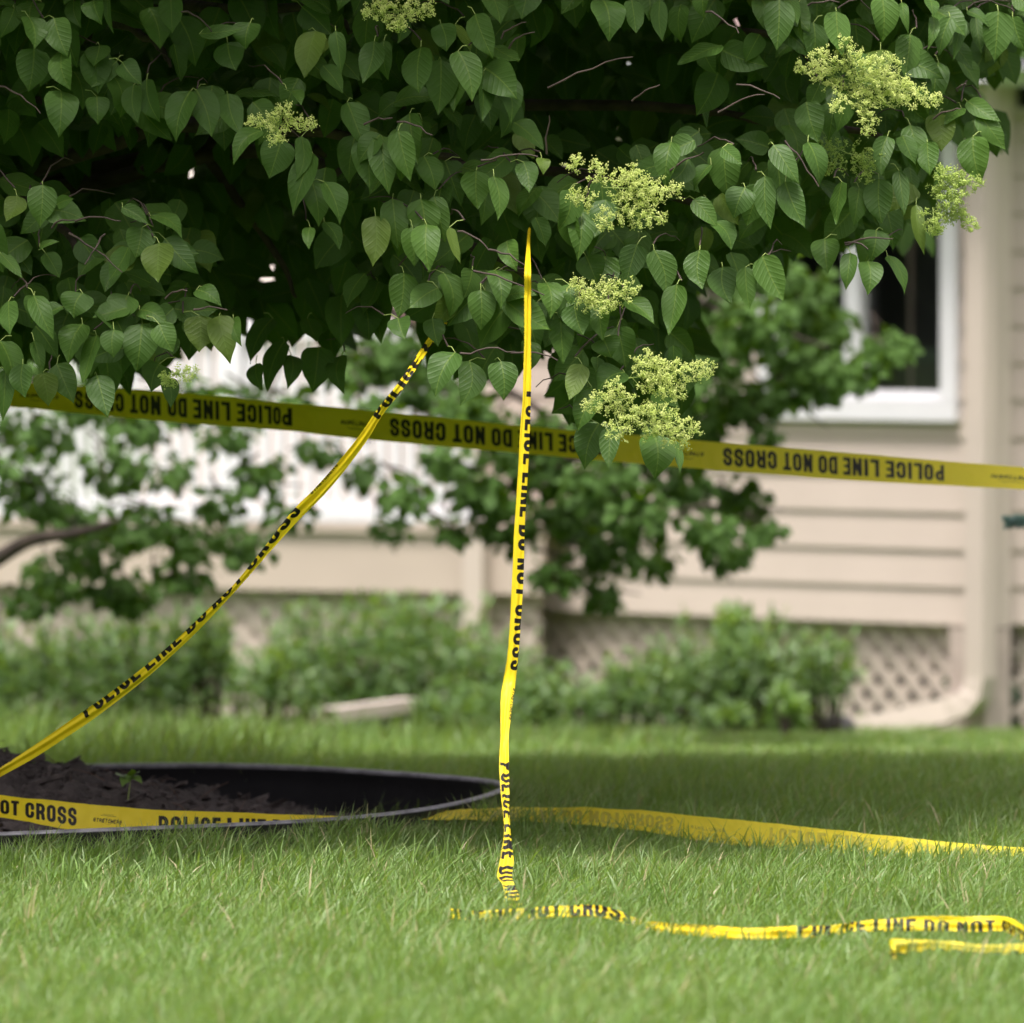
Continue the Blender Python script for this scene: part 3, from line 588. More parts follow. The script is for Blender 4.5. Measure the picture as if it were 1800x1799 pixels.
# ------------------------------------------------------------------ flower panicles
OV = np.array([[1, 0, 0], [-1, 0, 0], [0, 1, 0], [0, -1, 0], [0, 0, 1], [0, 0, -1]], float)
OF = np.array([[0, 2, 4], [2, 1, 4], [1, 3, 4], [3, 0, 4], [2, 0, 5], [1, 2, 5], [3, 1, 5], [0, 3, 5]])
def flower(parts, Doff, green=False, dens=1.0):
    st = MB(); BC = []
    for (x0, y0, x1, y1, wd) in parts:
        D0 = dfront(x0) - .05 + Doff; s_ = D0 / FP
        a_ = P(x0, y0, D0 + .02); c_ = P(x1, y1, D0 - random.uniform(0, .03)); ax = c_ - a_; L = np.linalg.norm(ax); ax /= L
        st.tube([a_, (a_ + c_) / 2, c_], [.0014, .0011, .0006], 4)
        e1 = np.cross(ax, [0.1, 1, .2]); e1 /= np.linalg.norm(e1); e2 = np.cross(ax, e1)
        nb_ = int(max(10, L / .0055))
        for k in range(nb_):
            f = (k + .5) / nb_; root = a_ + ax * L * f; an = k * 2.4 + random.uniform(-.4, .4)
            bl = wd * s_ * .74 * (1 - f) ** .55 * random.uniform(.7, 1.15) + .006
            dr = (e1 * math.cos(an) + e2 * math.sin(an)) + ax * .7; dr /= np.linalg.norm(dr)
            tip = root + dr * bl; st.tube([root, tip], [.0007, .0004], 3)
            nsub = int(max(3, bl / .0052))
            for m_ in range(nsub):
                g_ = .25 + .8 * (m_ + 1) / nsub; cc = root + dr * bl * g_; sl = .0085 * (1.15 - g_ * .5)
                sd_ = rng.normal(size=3); sd_ /= np.linalg.norm(sd_); sd_ = sd_ * .9 + dr * .5; c2 = cc + sd_ * sl
                for _ in range(int(10 * dens)): BC.append(c2 + rng.normal(0, .0028, 3) + sd_ * random.uniform(-.004, .003))
    BC = np.array(BC); m = len(BC); r_ = rng.uniform(.0012, .0019, m)
    rot = rng.normal(size=(m, 3, 3)); rot, _ = np.linalg.qr(rot)
    V = (np.einsum('kj,mij->mki', OV * [1, 1, 1.3], rot)) * r_[:, None, None] + BC[:, None]
    F = (OF[None] + (np.arange(m) * 6)[:, None, None]).reshape(-1, 3)
    SV_ = np.concatenate(st.V); SQ_ = np.concatenate(st.Q)
    mesh('flower_cluster', np.concatenate([V.reshape(-1, 3), SV_]), [F, SQ_ + m * 6], [M['bud_green'] if green else M['bud'], M['stalk']], tree,
         midx=np.concatenate([np.zeros(len(F)), np.ones(len(SQ_))]))
flower([(1530, 150, 1402, 118, 42), (1495, 130, 1484, 68, 36), (1500, 135, 1650, 178, 46), (1520, 150, 1528, 232, 40), (1495, 125, 1578, 108, 40), (1470, 120, 1430, 95, 30), (1540, 170, 1600, 150, 40), (1480, 165, 1470, 190, 22)], 0)
flower([(1105, 665, 1252, 648, 46), (1110, 700, 1030, 712, 40), (1090, 715, 1226, 758, 46), (1120, 655, 1150, 628, 34), (1090, 700, 1077, 672, 24), (1130, 740, 1205, 778, 34), (1140, 660, 1195, 700, 40), (1080, 730, 1090, 760, 40)], -.05)
flower([(1060, 330, 1195, 335, 40), (1080, 365, 1165, 385, 42), (1060, 325, 1048, 288, 26), (1045, 355, 1005, 342, 22), (1075, 365, 1062, 400, 34), (1095, 320, 1120, 298, 30), (1005, 300, 1012, 280, 14), (1110, 345, 1150, 350, 44)], 0)
flower([(1060, 520, 1003, 497, 24), (1050, 522, 1115, 505, 38), (1055, 518, 1065, 540, 34), (1040, 520, 1030, 530, 30)], .02)
flower([(1490, 285, 1435, 295, 26), (1490, 270, 1545, 280, 30), (1490, 270, 1450, 250, 20), (1500, 285, 1530, 315, 22)], .16, True, .8)
flower([(1650, 350, 1662, 297, 28), (1650, 335, 1722, 320, 30), (1640, 365, 1642, 405, 38), (1655, 370, 1715, 398, 22), (1640, 350, 1690, 350, 30), (1650, 380, 1690, 372, 26), (1655, 325, 1690, 312, 26)], .02, True, 1.3)
flower([(700, 22, 640, 20, 24), (690, 20, 758, 16, 32), (700, 18, 700, 50, 30), (680, 18, 670, 2, 24)], 0)
flower([(495, 220, 437, 212, 16), (495, 217, 552, 217, 18), (492, 218, 500, 188, 26), (490, 215, 485, 250, 24)], 0)
flower([(305, 660, 338, 655, 18), (305, 660, 290, 668, 14)], .1, True)
# ------------------------------------------------------------------ police tape
PER, TW = 866.0, 76.0
SEG = []    # (x0,y0,x1,y1,halfwidth,square)
def stad(x, y, w_, h_, a0, a1, hw):    # arc helper: polyline
    pass
def poly(pts, hw, sq=False):
    for a_, b_ in zip(pts[:-1], pts[1:]): SEG.append((*a_, *b_, hw, sq))
def arc(cx, cy, rx, ry, a0, a1, n=9): return [(cx + rx * math.cos(math.radians(a0 + (a1 - a0) * k / n)), cy + ry * math.sin(math.radians(a0 + (a1 - a0) * k / n))) for k in range(n + 1)]
def glyph(ch, x, y, w_, h_, hw, slant=0):
    X0, X1, Y0, Y1 = x + hw, x + w_ - hw, y + hw, y + h_ - hw; r = (X1 - X0) / 2; cx = (X0 + X1) / 2; cy = (Y0 + Y1) / 2; n0 = len(SEG); ry = min(r * 1.25, (Y1 - Y0) * .35)
    if ch == 'O': poly(arc(cx, Y1 - ry, r, ry, 0, 180) + arc(cx, Y0 + ry, r, ry, 180, 360) + [(X1, Y1 - ry)], hw)
    if ch == 'C': poly([(X1, cy + h_ * .13)] + arc(cx, Y1 - ry, r, ry, 0, 180) + arc(cx, Y0 + ry, r, ry, 180, 360) + [(X1, cy - h_ * .13)], hw)
    if ch == 'S': poly([(X1, cy + h_ * .2)] + arc(cx, Y1 - ry, r, ry, 0, 180) + [(X0, cy + h_ * .13), (X0 + r * .25, cy + h_ * .06), (X1 - r * .25, cy - h_ * .06), (X1, cy - h_ * .13)] + arc(cx, Y0 + ry, r, ry, 360, 180) + [(X0, cy - h_ * .2)], hw)
    if ch in 'PR': poly([(X0, Y0), (X0, Y1)], hw, True); ym = cy - h_ * .03; ry2 = (Y1 - ym) / 2; poly([(X0, Y1), (cx, Y1)] + arc(cx, Y1 - ry2, X1 - cx, ry2, 90, -90) + [(X0, ym)], hw)
    if ch == 'R': poly([(cx, cy - h_ * .03), (X1 - hw * .3, cy - h_ * .14), (X1, Y0 + hw * .2)], hw)
    if ch == 'D': poly([(X0, Y0), (X0, Y1)], hw, True); poly([(X0, Y1), (cx, Y1)] + arc(cx, Y1 - ry, r, ry, 90, 0) + arc(cx, Y0 + ry, r, ry, 0, -90) + [(X0, Y0)], hw)
    if ch in 'EL': poly([(X0, Y0), (X0, Y1)], hw, True); poly([(X0, Y0), (X1, Y0)], hw, True)
    if ch == 'E': poly([(X0, Y1), (X1, Y1)], hw, True); poly([(X0, cy), (X1 - hw * .4, cy)], hw * .9, True)
    if ch == 'I': poly([(cx, Y0), (cx, Y1)], hw, True)
    if ch == 'T': poly([(cx, Y0), (cx, Y1)], hw, True); poly([(X0, Y1), (X1, Y1)], hw, True)
    if ch in 'NH': poly([(X0, Y0), (X0, Y1)], hw, True); poly([(X1, Y0), (X1, Y1)], hw, True)
    if ch == 'N': poly([(X0, Y1 - hw * .3), (X1, Y0 + hw * .3)], hw * .95)
    if ch == 'H': poly([(X0, cy), (X1, cy)], hw * .9, True)
    if slant:
        for k in range(n0, len(SEG)):
            a0, b0, a1, b1, hh, sq = SEG[k]; SEG[k] = (a0 + slant * (b0 - y), b0, a1 + slant * (b1 - y), b1, hh, False)
cur = 0.0
for word in 'POLICE LINE DO NOT CROSS'.split(' '):
    for ch in word:
        ww = 10.5 if ch == 'I' else (20.5 if ch in 'ELT' else 23.0)
        glyph(ch, cur, 13, ww, 49, 4.7); cur += ww + 4.0
    cur += 11.0
PHR = cur
kx = 578.0 / (cur - 15)
SEG = [(a * kx, b_, c_ * kx, d_, e_, f_) for a, b_, c_, d_, e_, f_ in SEG]
cur = 628.0
for ch in 'STRETCHERS':
    glyph(ch, cur, 31, 8.4, 11, 1.15, .3); cur += 10.2
poly(arc(680, 36, 15, 9, 0, 360, 18), .55)
poly([(655, 50), (710, 50)], .7); poly([(663, 53.5), (702, 53.5)], .6)
gs, gt = np.meshgrid(np.arange(0, PER, .75), np.arange(0, TW + .5, .75), indexing='ij'); SDF = np.full(gs.shape, 8.0)
for (x0, y0, x1, y1, hw, sq) in SEG:
    if math.hypot(x1 - x0, y1 - y0) < 1e-4: continue
    i0, i1 = max(0, int((min(x0, x1) - hw - 8) / .75)), min(gs.shape[0], int((max(x0, x1) + hw + 8) / .75) + 1)
    gx_, gy_ = gs[i0:i1], gt[i0:i1]; dx, dy = x1 - x0, y1 - y0; L = math.hypot(dx, dy) + 1e-9
    al = ((gx_ - x0) * dx + (gy_ - y0) * dy) / L; pe = ((gx_ - x0) * dy - (gy_ - y0) * dx) / L
    if sq: d = np.maximum(np.abs(pe) - hw, np.maximum(-al - hw, al - L - hw))
    else: d = np.hypot(pe, al - np.clip(al, 0, L)) - hw
    SDF[i0:i1] = np.minimum(SDF[i0:i1], d)
def ink(s, t):
    x = (s % PER) / .75; y = np.clip(t, 0, TW) / .75; i = np.clip(x.astype(int), 0, SDF.shape[0] - 2); j = np.clip(y.astype(int), 0, SDF.shape[1] - 2); fx = x - i; fy = y - j
    return (SDF[i, j] * (1 - fx) + SDF[i + 1, j] * fx) * (1 - fy) + (SDF[i, j + 1] * (1 - fx) + SDF[i + 1, j + 1] * fx) * fy
def tape(label, E0, E1, S, win=None, ripple=.0, pleat=0.0, name='police_tape', cr=0.0, seed=0, group='police tapes'):
    """E0/E1: edge points (t=0, t=1 edge or window edges); S: print position in mm; win: (ta, tb) arrays or None"""
    E0, E1, S = np.array(E0), np.array(E1), np.array(S, float)
    Lmm = np.sum(np.linalg.norm(np.diff((E0 + E1) / 2, axis=0), axis=1)) * 1000; n = int(Lmm / 1.4); nt_ = 54
    c0 = catmull(E0, n); c1 = catmull(E1, n); s = np.interp(np.linspace(0, len(S) - 1, n), np.arange(len(S)), S)
    t = np.linspace(0, 1, nt_)[None] * np.ones((n, 1))
    if win is None: q = t; lay = np.zeros_like(t)
    else:
        wa = np.interp(np.linspace(0, len(S) - 1, n), np.arange(len(S)), win[0])[:, None]; wb = np.interp(np.linspace(0, len(S) - 1, n), np.arange(len(S)), win[1])[:, None]
        q = (t - wa) / (wb - wa); fl = np.abs(np.floor(q)); q2 = np.mod(q, 2); lay = np.where(q < 0, np.abs(q), np.where(q > 1, q - 1, 0)); q = np.where(q2 > 1, 2 - q2, q2)
    ctr = (c0 + c1) / 2; T = np.gradient(ctr, axis=0); T /= np.linalg.norm(T, axis=1)[:, None]; W_ = c1 - c0; Nn = np.cross(T, W_); nl = np.linalg.norm(Nn, axis=1)[:, None]; Nn = Nn / (nl + 1e-9)
    V = c0[:, None] * (1 - q[..., None]) + c1[:, None] * q[..., None]
    dep = -np.clip(lay, 0, 1) * .0035 - np.clip(lay - .9, 0, 1) * .004
    sm = s[:, None] / 1000
    if pleat: dep = dep + pleat * (np.sin(q * 7.5 + 5 * np.sin(sm * 3.1 + seed)) + .6 * np.sin(q * 13 + sm * 17 + seed)) * np.minimum(1, q * 6) 
    if ripple: dep = dep + ripple * (vnoise(sm * 14 + seed, q * 1.6, 5) - .5) + ripple * .35 * (vnoise(sm * 60, q * 4 + seed, 6) - .5)
    V = V + Nn[:, None] * dep[..., None]
    if cr: V = V + (np.sin(sm * 23)[..., None] * cr * np.array([0, 0, 1.])) * (q[..., None] > 2)
    i = np.arange(n - 1)[:, None]; j = np.arange(nt_ - 1)[None]
    Q = np.stack([i * nt_ + j, (i + 1) * nt_ + j, (i + 1) * nt_ + j + 1, i * nt_ + j + 1], -1).reshape(-1, 4)
    o = mesh(name, V.reshape(-1, 3), [Q], M['tape'], attr={'ink': ink(s[:, None] + 0 * t, t * TW).ravel()}, smooth=True)
    return tag(o, label, 'barrier tape', group)
# A: taut across the picture, upside down
ax = [-260, 18, 150, 300, 500, 600, 900, 1200, 1500, 1750, 1900]
at_ = [655, 671, 679, 689, 708, 717, 747, 772.5, 797, 818, 829]; ab = [700, 716, 728, 742, 757, 768.5, 796, 822, 845, 858, 868]
E0, E1 = [], []
for x_, y0, y1 in zip(ax, at_, ab):
    D_ = np.interp(x_, [-260, 600, 1900], [20.5, 20.3, 20.8]); h_ = (y1 - y0) * D_ / FP; dd = math.sqrt(max(0, .076 ** 2 - h_ ** 2))
    E0.append(P(x_, y0, D_ + dd / 2)); E1.append(P(x_ + 1, y1, D_ - dd / 2))      # t=0 (foot of the letters) is the upper edge
S_ = [(1650 - x_) / 570 * PER + PER * 3 for x_ in ax]
tape('taut yellow police tape stretched high across the view, lettering upside down', E0[::-1], E1[::-1], S_[::-1], ripple=.004, seed=2)
# B: diagonal from the crown down to the soil
bp_ = [(812, 528, 10), (790, 556, 11), (762, 592, 16), (730, 640, 17), (700, 684, 18), (668, 724, 18), (640, 768, 21), (600, 820, 24), (560, 866, 25), (520, 906, 25), (470, 965, 17), (415, 1030, 13), (370, 1076, 18), (320, 1125, 20), (260, 1178, 23), (200, 1225, 25), (150, 1261, 28), (100, 1295, 26), (50, 1328, 24), (0, 1358, 19), (-60, 1395, 18), (-150, 1440, 20)][::-1]
xy = np.array([b_[:2] for b_ in bp_], float); tg = np.gradient(xy, axis=0); tg /= np.linalg.norm(tg, axis=1)[:, None]; nr = np.stack([tg[:, 1], -tg[:, 0]], 1)   # left of travel (up-left)
E0, E1, S_, wa, wb = [], [], [], [], []
for k, (x_, y_, w_) in enumerate(bp_):
    D_ = np.interp(x_, [-150, 0, 720, 812], [19.15, 18.8, 18.0, 18.55]); nv = nr[k]; w_ = w_ * .78
    E0.append(P(x_ - nv[0] * w_ / 2, y_ - nv[1] * w_ / 2, D_)); E1.append(P(x_ + nv[0] * w_ / 2, y_ + nv[1] * w_ / 2, D_ + .004))
    S_.append(np.interp(x_, [-150, 150, 530, 660, 812], [-330, 0, 578, 866, 1160])); wa.append(np.interp(x_, [600, 690], [.0, .2])); wb.append(np.interp(x_, [0, 400, 450, 620, 700], [.45, .42, .5, .52, .78]))
tape('yellow police tape running diagonally from the tree down to the soil, folded lengthwise', E0, E1, S_, (wa, wb), pleat=.0016, ripple=.002, seed=1)
# C: hanging strip
cp = [(931, 400, 5), (929, 432, 7), (928, 470, 13), (928, 520, 14), (928, 600, 14), (927, 660, 17), (926, 700, 17), (923, 760, 21), (919, 840, 21), (914, 920, 22), (911, 1000, 24), (907, 1080, 23), (902, 1150, 23), (896, 1195, 26), (892, 1222, 27), (889, 1260, 22), (887, 1295, 17), (886, 1340, 20), (888, 1390, 18), (890, 1430, 14), (892, 1465, 15), (891, 1510, 24), (887, 1540, 27), (894, 1556, 22), (901, 1580, 30), (903, 1606, 40)]
E0, E1, S_, wa, wb = [], [], [], [], []
for (x_, y_, w_) in cp:
    w_ = w_ * (.84 if y_ < 1480 else 1)
    D_ = np.interp(y_, [400, 470, 1200, 1606], [18.35, 17.93, 17.8, 17.28])
    E0.append(P(x_ - w_ / 2, y_, D_)); E1.append(P(x_ + w_ / 2, y_ + 1, D_ + .003)); S_.append(PER + np.interp(y_, [400, 690, 1180, 1340, 1540, 1606], [-270, 0, 578, 866, 1170, 1330]))
    wa.append(np.interp(y_, [1220, 1330], [0, .14])); wb.append(np.interp(y_, [430, 600, 700, 1100, 1230, 1330, 1540], [.25, .16, .40, .44, .5, .52, .66]))
tape('yellow police tape hanging straight down from the tree to the grass, folded narrow', E0, E1, S_, (wa, wb), pleat=.0014, ripple=.002, seed=4)
# D: low tape through the ring and away to the right
dp = [(-260, 1425, 1372, 18.9), (-150, 1432, 1382, 18.9), (0, 1438, 1398, 18.95), (150, 1463, 1413, 18.95), (280, 1478, 1424, 18.97), (400, 1482, 1428, 19.02), (500, 1483, 1432, 19.1), (600, 1470, 1434, 19.2), (680, 1446, 1434, 19.25), (715, 1434, 1438, 19.28), (760, 1426, 1441, 19.35), (860, 1421, 1443, 19.5), (950, 1419, 1446, 19.6), (1100, 1423, 1457, 19.4), (1250, 1437, 1481, 19.2), (1400, 1452, 1496, 19.05), (1550, 1468, 1510, 18.9), (1700, 1483, 1520, 18.78), (1800, 1491, 1526, 18.7), (1950, 1502, 1536, 18.6)]
E0, E1, S_ = [], [], []
for x_, y0, y1, D_ in dp:
    h_ = abs(y1 - y0) * D_ / FP; dd = math.sqrt(max(0, min(.076, h_ * 1.9 + .01) ** 2 - h_ ** 2)) * .9; sg = 1 if y1 < y0 else -1
    E0.append(P(x_, y0, D_ - sg * dd / 2)); E1.append(P(x_, y1, D_ + sg * dd / 2))
    S_.append(np.interp(x_, [-260, 138, 278, 700, 850, 1195, 1338, 1950], [PER - 885, PER - 288, PER, PER + 578, PER * 2 + 60, PER * 2 + 578, PER * 3, PER * 3 + 800]))
tape('low yellow police tape lying over the black ring and trailing right across the grass', E0, E1, S_, ripple=.006, seed=3)
# E: loose tape on the grass
ep = [(792, 1616, 1597, 17.1), (850, 1619, 1600, 17.05), (950, 1613, 1592, 17.05), (1050, 1613, 1591, 17.05), (1110, 1627, 1609, 17.0), (1135, 1636, 1619, 17.08), (1160, 1639, 1620, 16.82), (1300, 1649, 1630, 16.65), (1450, 1646, 1627, 16.7), (1500, 1638, 1621, 16.75), (1560, 1638, 1615, 16.75), (1620, 1636, 1612, 16.75), (1700, 1637, 1611, 16.75), (1765, 1638, 1611, 16.72), (1800, 1660, 1628, 16.6), (1835, 1676, 1650, 16.42), (1825, 1680, 1658, 16.25), (1795, 1678, 1661, 16.2), (1700, 1677, 1658, 16.22), (1640, 1672, 1654, 16.25), (1600, 1676, 1652, 16.22), (1575, 1678, 1650, 16.2), (1566, 1680, 1651, 16.17), (1566, 1688, 1653, 16.12), (1574, 1694, 1664, 16.1)]
ep = [(x_, a_, b_, D_ - .22) for x_, a_, b_, D_ in ep]
E0 = [P(x_, a_, D_ - .012) for x_, a_, b_, D_ in ep]; E1 = [P(x_, b_, D_ + .012) for x_, a_, b_, D_ in ep]
sx_ = np.array([e_[0] for e_ in ep], float); arcl = np.concatenate([[0], np.cumsum(np.linalg.norm(np.diff((np.array(E0) + np.array(E1)) / 2, axis=0), axis=1))]) * 1000
S_ = np.where(np.arange(len(arcl)) <= 13, np.interp(sx_, [792, 1110, 1400, 1765], [180, 578, PER, PER + 445]), PER + 445 + arcl - arcl[13])
tape('loose crumpled yellow police tape lying in the grass and doubled back at the right', E0, E1, S_, ([.18] * 9 + [.2, .24, .3, .36, .36] + [.3] * 11, [.56] * 8 + [.6, .7, .8, .9, 1, 1] + [1.0] * 11), pleat=.0025, ripple=.009, seed=6)
# ------------------------------------------------------------------ grass
def blades(X, Y, h, w_, lean, rnd, z0=None):
    m = len(X); yaw = rng.uniform(0, 6.283, m); la = rng.uniform(0, 6.283, m)
    sxv = np.stack([np.cos(yaw), np.sin(yaw), np.zeros(m)], 1); lx = np.stack([np.cos(la), np.sin(la), np.zeros(m)], 1)
    lx += np.array([.35, -.1, 0]); base = np.stack([X, Y, (gz(X, Y) if z0 is None else z0) - .004], 1); V = []; A = []
    for f, wf in ((0, .75), (.4, 1), (.75, .7), (1, 0)):
        c = base + np.array([0, 0, 1.]) * (h * (f - .18 * lean * f * f))[:, None] + lx * (h * lean * f * f * .6)[:, None]
        if wf: V += [c - sxv * (w_ * wf / 2)[:, None], c + sxv * (w_ * wf / 2)[:, None]]; A += [f, f]
        else: V.append(c); A.append(f)
    V = np.stack(V, 1); A = np.array(A); lf = np.stack([np.zeros((m, 7)), np.broadcast_to(A, (m, 7)), np.repeat(rnd[:, None], 7, 1)], -1)
    o_ = (np.arange(m) * 7)[:, None]
    Q = (np.array([[0, 1, 3, 2], [2, 3, 5, 4]])[None] + o_[:, :, None]).reshape(-1, 4); T_ = (np.array([[4, 5, 6]]) + o_).reshape(-1, 3)
    return V.reshape(-1, 3), Q, T_, lf.reshape(-1, 3)
def scatter(n, y0, y1, halfw, extra=0.0):
    Y = rng.uniform(y0, y1, n); X = rng.uniform(-1, 1, n) * halfw(Y) * (1 + .18 * np.abs(rng.normal(size=n)) * (rng.random(n) < .35)); ok = np.hypot(X - RC[0], Y - RC[1]) > RR + .012
    return X[ok], Y[ok]
parts = []
def put(X, Y, hr, wr, lean=(.3, 1.3)):
    m = len(X); cl = vnoise(X * 2.2, Y * 2.2, 9); cl2 = vnoise(X * 9, Y * 6, 10)
    h = rng.uniform(*hr, m) * (.58 + .55 * cl + .45 * cl2); r_ = np.clip(.15 + .75 * rng.random(m) * (.45 + .9 * cl2), 0, 1)
    parts.append(blades(X, Y, h, rng.uniform(*wr, m), rng.uniform(*lean, m), r_))
X, Y = scatter(210000, 14.2, 23.2, lambda y: y * .0675 + .12); put(X, Y, (.034, .074), (.0020, .0042))
X, Y = scatter(26000, 14.2, 22.5, lambda y: y * .0675 + .12); put(X, Y, (.06, .115), (.002, .0045))
a_ = rng.uniform(-2.6, .3, 9000); r_ = RR + .015 + rng.random(9000) ** 2 * .25; X = RC[0] + r_ * np.cos(a_); Y = RC[1] + r_ * np.sin(a_); put(X, Y, (.07, .12), (.002, .004))
X, Y = scatter(110000, 11.0, 25.0, lambda y: 5.6 + .8 * rng.normal(size=len(y))); put(X, Y, (.03, .06), (.003, .006))
X, Y = scatter(75000, 23.2, 28.6, lambda y: y * .075 + .3); put(X, Y, (.03, .055), (.004, .007))
# coarser tufts
for (x_, y_, n_, sp, hh) in [(60, 1500, 60, .10, .12), (20, 1530, 60, .12, .12), (300, 1545, 90, .16, .10), (480, 1530, 90, .14, .11), (640, 1530, 120, .16, .12), (560, 1570, 90, .2, .10), (140, 1540, 70, .15, .11), (760, 1570, 80, .2, .10), (860, 1585, 60, .12, .08), (1400, 1630, 60, .15, .08), (1180, 1620, 50, .15, .07), (980, 1560, 60, .2, .08), (400, 1600, 120, .4, .08), (1000, 1650, 150, .6, .08), (1500, 1600, 90, .5, .07)]:
    D_ = FP * CZ / (y_ + 30 - HOR); X0 = (x_ - 900) / FP * D_
    X = X0 + rng.normal(0, sp, n_); Y = D_ + rng.normal(0, .1, n_); ok = np.hypot(X - RC[0], Y - RC[1]) > RR + .02; X, Y = X[ok], Y[ok]; m = len(X)
    parts.append(blades(X, Y, rng.uniform(.6, 1.15, m) * hh, rng.uniform(.004, .0075, m), rng.uniform(.2, 1.3, m), rng.uniform(.3, .95, m)))
# tall unmown grass on the crest at the left
X = np.concatenate([rng.normal(-1.05, .28, 900), rng.uniform(-1.9, -.7, 900)]); Y = rng.uniform(22.3, 24.2, 1800)
parts.append(blades(X, Y, rng.uniform(.07, .21, 1800) * np.clip(1.25 - np.abs(X + 1.05), .3, 1), rng.uniform(.003, .007, 1800), rng.uniform(.2, 1.2, 1800), rng.uniform(.5, 1, 1800)))
X = rng.uniform(-2.2, .6, 2600); Y = rng.uniform(24.0, 27.0, 2600)
parts.append(blades(X, Y, rng.uniform(.05, .17, 2600) * np.clip(.9 - X * .3, .4, 1.4), rng.uniform(.004, .008, 2600), rng.uniform(.2, 1.2, 2600), rng.uniform(.5, 1, 2600)))
# a few stray blades inside the ring
a_ = rng.uniform(-1.4, .5, 220); r_ = RR - rng.uniform(.03, .3, 220); X = RC[0] + r_ * np.cos(a_); Y = RC[1] + r_ * np.sin(a_)
parts.append(blades(X, Y, rng.uniform(.05, .13, 220), rng.uniform(.0015, .003, 220), rng.uniform(.3, 1.4, 220), rng.random(220), z0=np.full(220, -.03)))
nv = 0; VV = []; QQ = []; TT = []; AA = []
for v_, q_, t_, a_ in parts: VV.append(v_); QQ.append(q_ + nv); TT.append(t_ + nv); AA.append(a_); nv += len(v_)
o = mesh('grass', np.concatenate(VV), [np.concatenate(QQ), np.concatenate(TT)], M['grass'], attr={'lf': np.concatenate(AA)}, smooth=True)
tag(o, 'green lawn grass covering the ground around the ring', 'grass', kind='stuff')
# ------------------------------------------------------------------ seedling in the soil
sd0 = P(225, 1392, 19.6); sdl = empty('weed_seedling', sd0, 'small bright green weed seedling sprouting from the dark soil heap', 'seedling')
L = Leaves(); st = MB(); top = P(228, 1362, 19.6); st.tube([sd0 + [0, 0, -.02], (sd0 + top) / 2 + [.003, 0, 0], top], [.0016, .0014, .001], 5)
for (x1, y1, wd) in [(203, 1362, 9), (250, 1378, 8), (215, 1384, 12), (245, 1358, 7), (232, 1352, 8), (222, 1372, 9)]:
    s_ = 19.6 / FP; L.add(P(228, 1366, 19.6), P(x1, y1, 19.55), [0, -.6, 1], wd * s_ * 2.0, 0.8)
V, Q, A = L.data(6, 4); mesh('foliage', V, [Q], M['lime'], sdl, attr={'lf': A}, smooth=True); st.build('stem', M['stalk'], sdl)
# ------------------------------------------------------------------ background broadleaf tree
mt0 = P(-170, 1280, 26); mt0[2] = -.15
mtree = empty('maple_tree', mt0, 'out of focus broadleaf tree spreading in front of the house and deck', 'tree')
clumps = [(60, 760, 60), (150, 700, 60), (250, 740, 55), (330, 700, 55), (200, 820, 50), (60, 870, 55), (130, 910, 50), (260, 920, 50), (330, 950, 50), (100, 1010, 55), (200, 1030, 50), (60, 1050, 40), (320, 1010, 45), (390, 880, 40), (430, 960, 45), (460, 830, 42), (400, 760, 45), (510, 900, 35), (440, 700, 40), (30, 640, 60), (560, 790, 35), (290, 830, 40), (160, 960, 50), (240, 1050, 36), (520, 700, 26), (20, 820, 40), (600, 650, 34),
    (640, 640, 50), (700, 620, 55), (650, 720, 40), (760, 680, 55), (820, 720, 55), (720, 870, 38), (690, 930, 26), (860, 860, 55), (950, 820, 60), (1000, 900, 60), (1060, 960, 50), (1060, 850, 60), (900, 930, 45), (980, 1010, 42), (1060, 1045, 32), (1130, 900, 55), (1200, 850, 50), (1250, 930, 42), (1300, 880, 45), (1340, 930, 30), (1150, 985, 38), (1280, 970, 35), (1200, 770, 60), (1100, 780, 60), (1000, 760, 60), (900, 770, 50), (800, 930, 30), (780, 800, 40), (640, 830, 30),
    (1250, 620, 65), (1330, 560, 60), (1400, 620, 60), (1450, 570, 50), (1500, 650, 48), (1560, 610, 36), (1380, 690, 45), (1300, 700, 50), (1440, 680, 35), (1250, 520, 55), (1350, 480, 55), (1280, 430, 60), (1420, 510, 45), (1340, 760, 28), (1180, 680, 60), (1230, 740, 50), (1150, 600, 60)]
ML2 = Leaves(); mtw = MB(); root = np.array([mt0[0], mt0[1], 1.2])
hub = {}
mids = [P(80, 940, 25.6), P(300, 880, 25.6), P(600, 700, 25.8), P(1000, 720, 26), P(1300, 600, 26.1)]
mtw.tube(catmull([[mt0[0], mt0[1], -.2], [mt0[0] - .03, mt0[1], .3], [mt0[0] + .02, mt0[1] - .1, .7], [mt0[0] + .05, mt0[1], 1.6], [mt0[0] + .2, mt0[1], 3.4]], 22), np.linspace(.11, .035, 22), 10)
trk = MB(); trk.V, trk.Q, trk.n, trk.qm = mtw.V, mtw.Q, mtw.n, mtw.qm
trk.build('trunk', M['bark'], mtree, smooth=True)
b_ = MB(); b_.tube(catmull([[mt0[0] + .02, mt0[1] - .05, .45], P(-60, 1010, 25.6), P(50, 952, 25.5), P(130, 938, 25.5), P(210, 915, 25.6), P(260, 880, 25.6)], 30), np.linspace(.036, .004, 30), 8); b_.build('branch', M['bark'], mtree, smooth=True)
b_ = MB(); b_.tube(catmull([[mt0[0] + .08, mt0[1], 1.8], P(150, 330, 25.9), P(500, 430, 25.9), P(820, 640, 25.9), P(1000, 760, 25.9), P(1100, 880, 25.9)], 30), np.linspace(.03, .005, 30), 8); b_.build('branch', M['bark'], mtree, smooth=True)
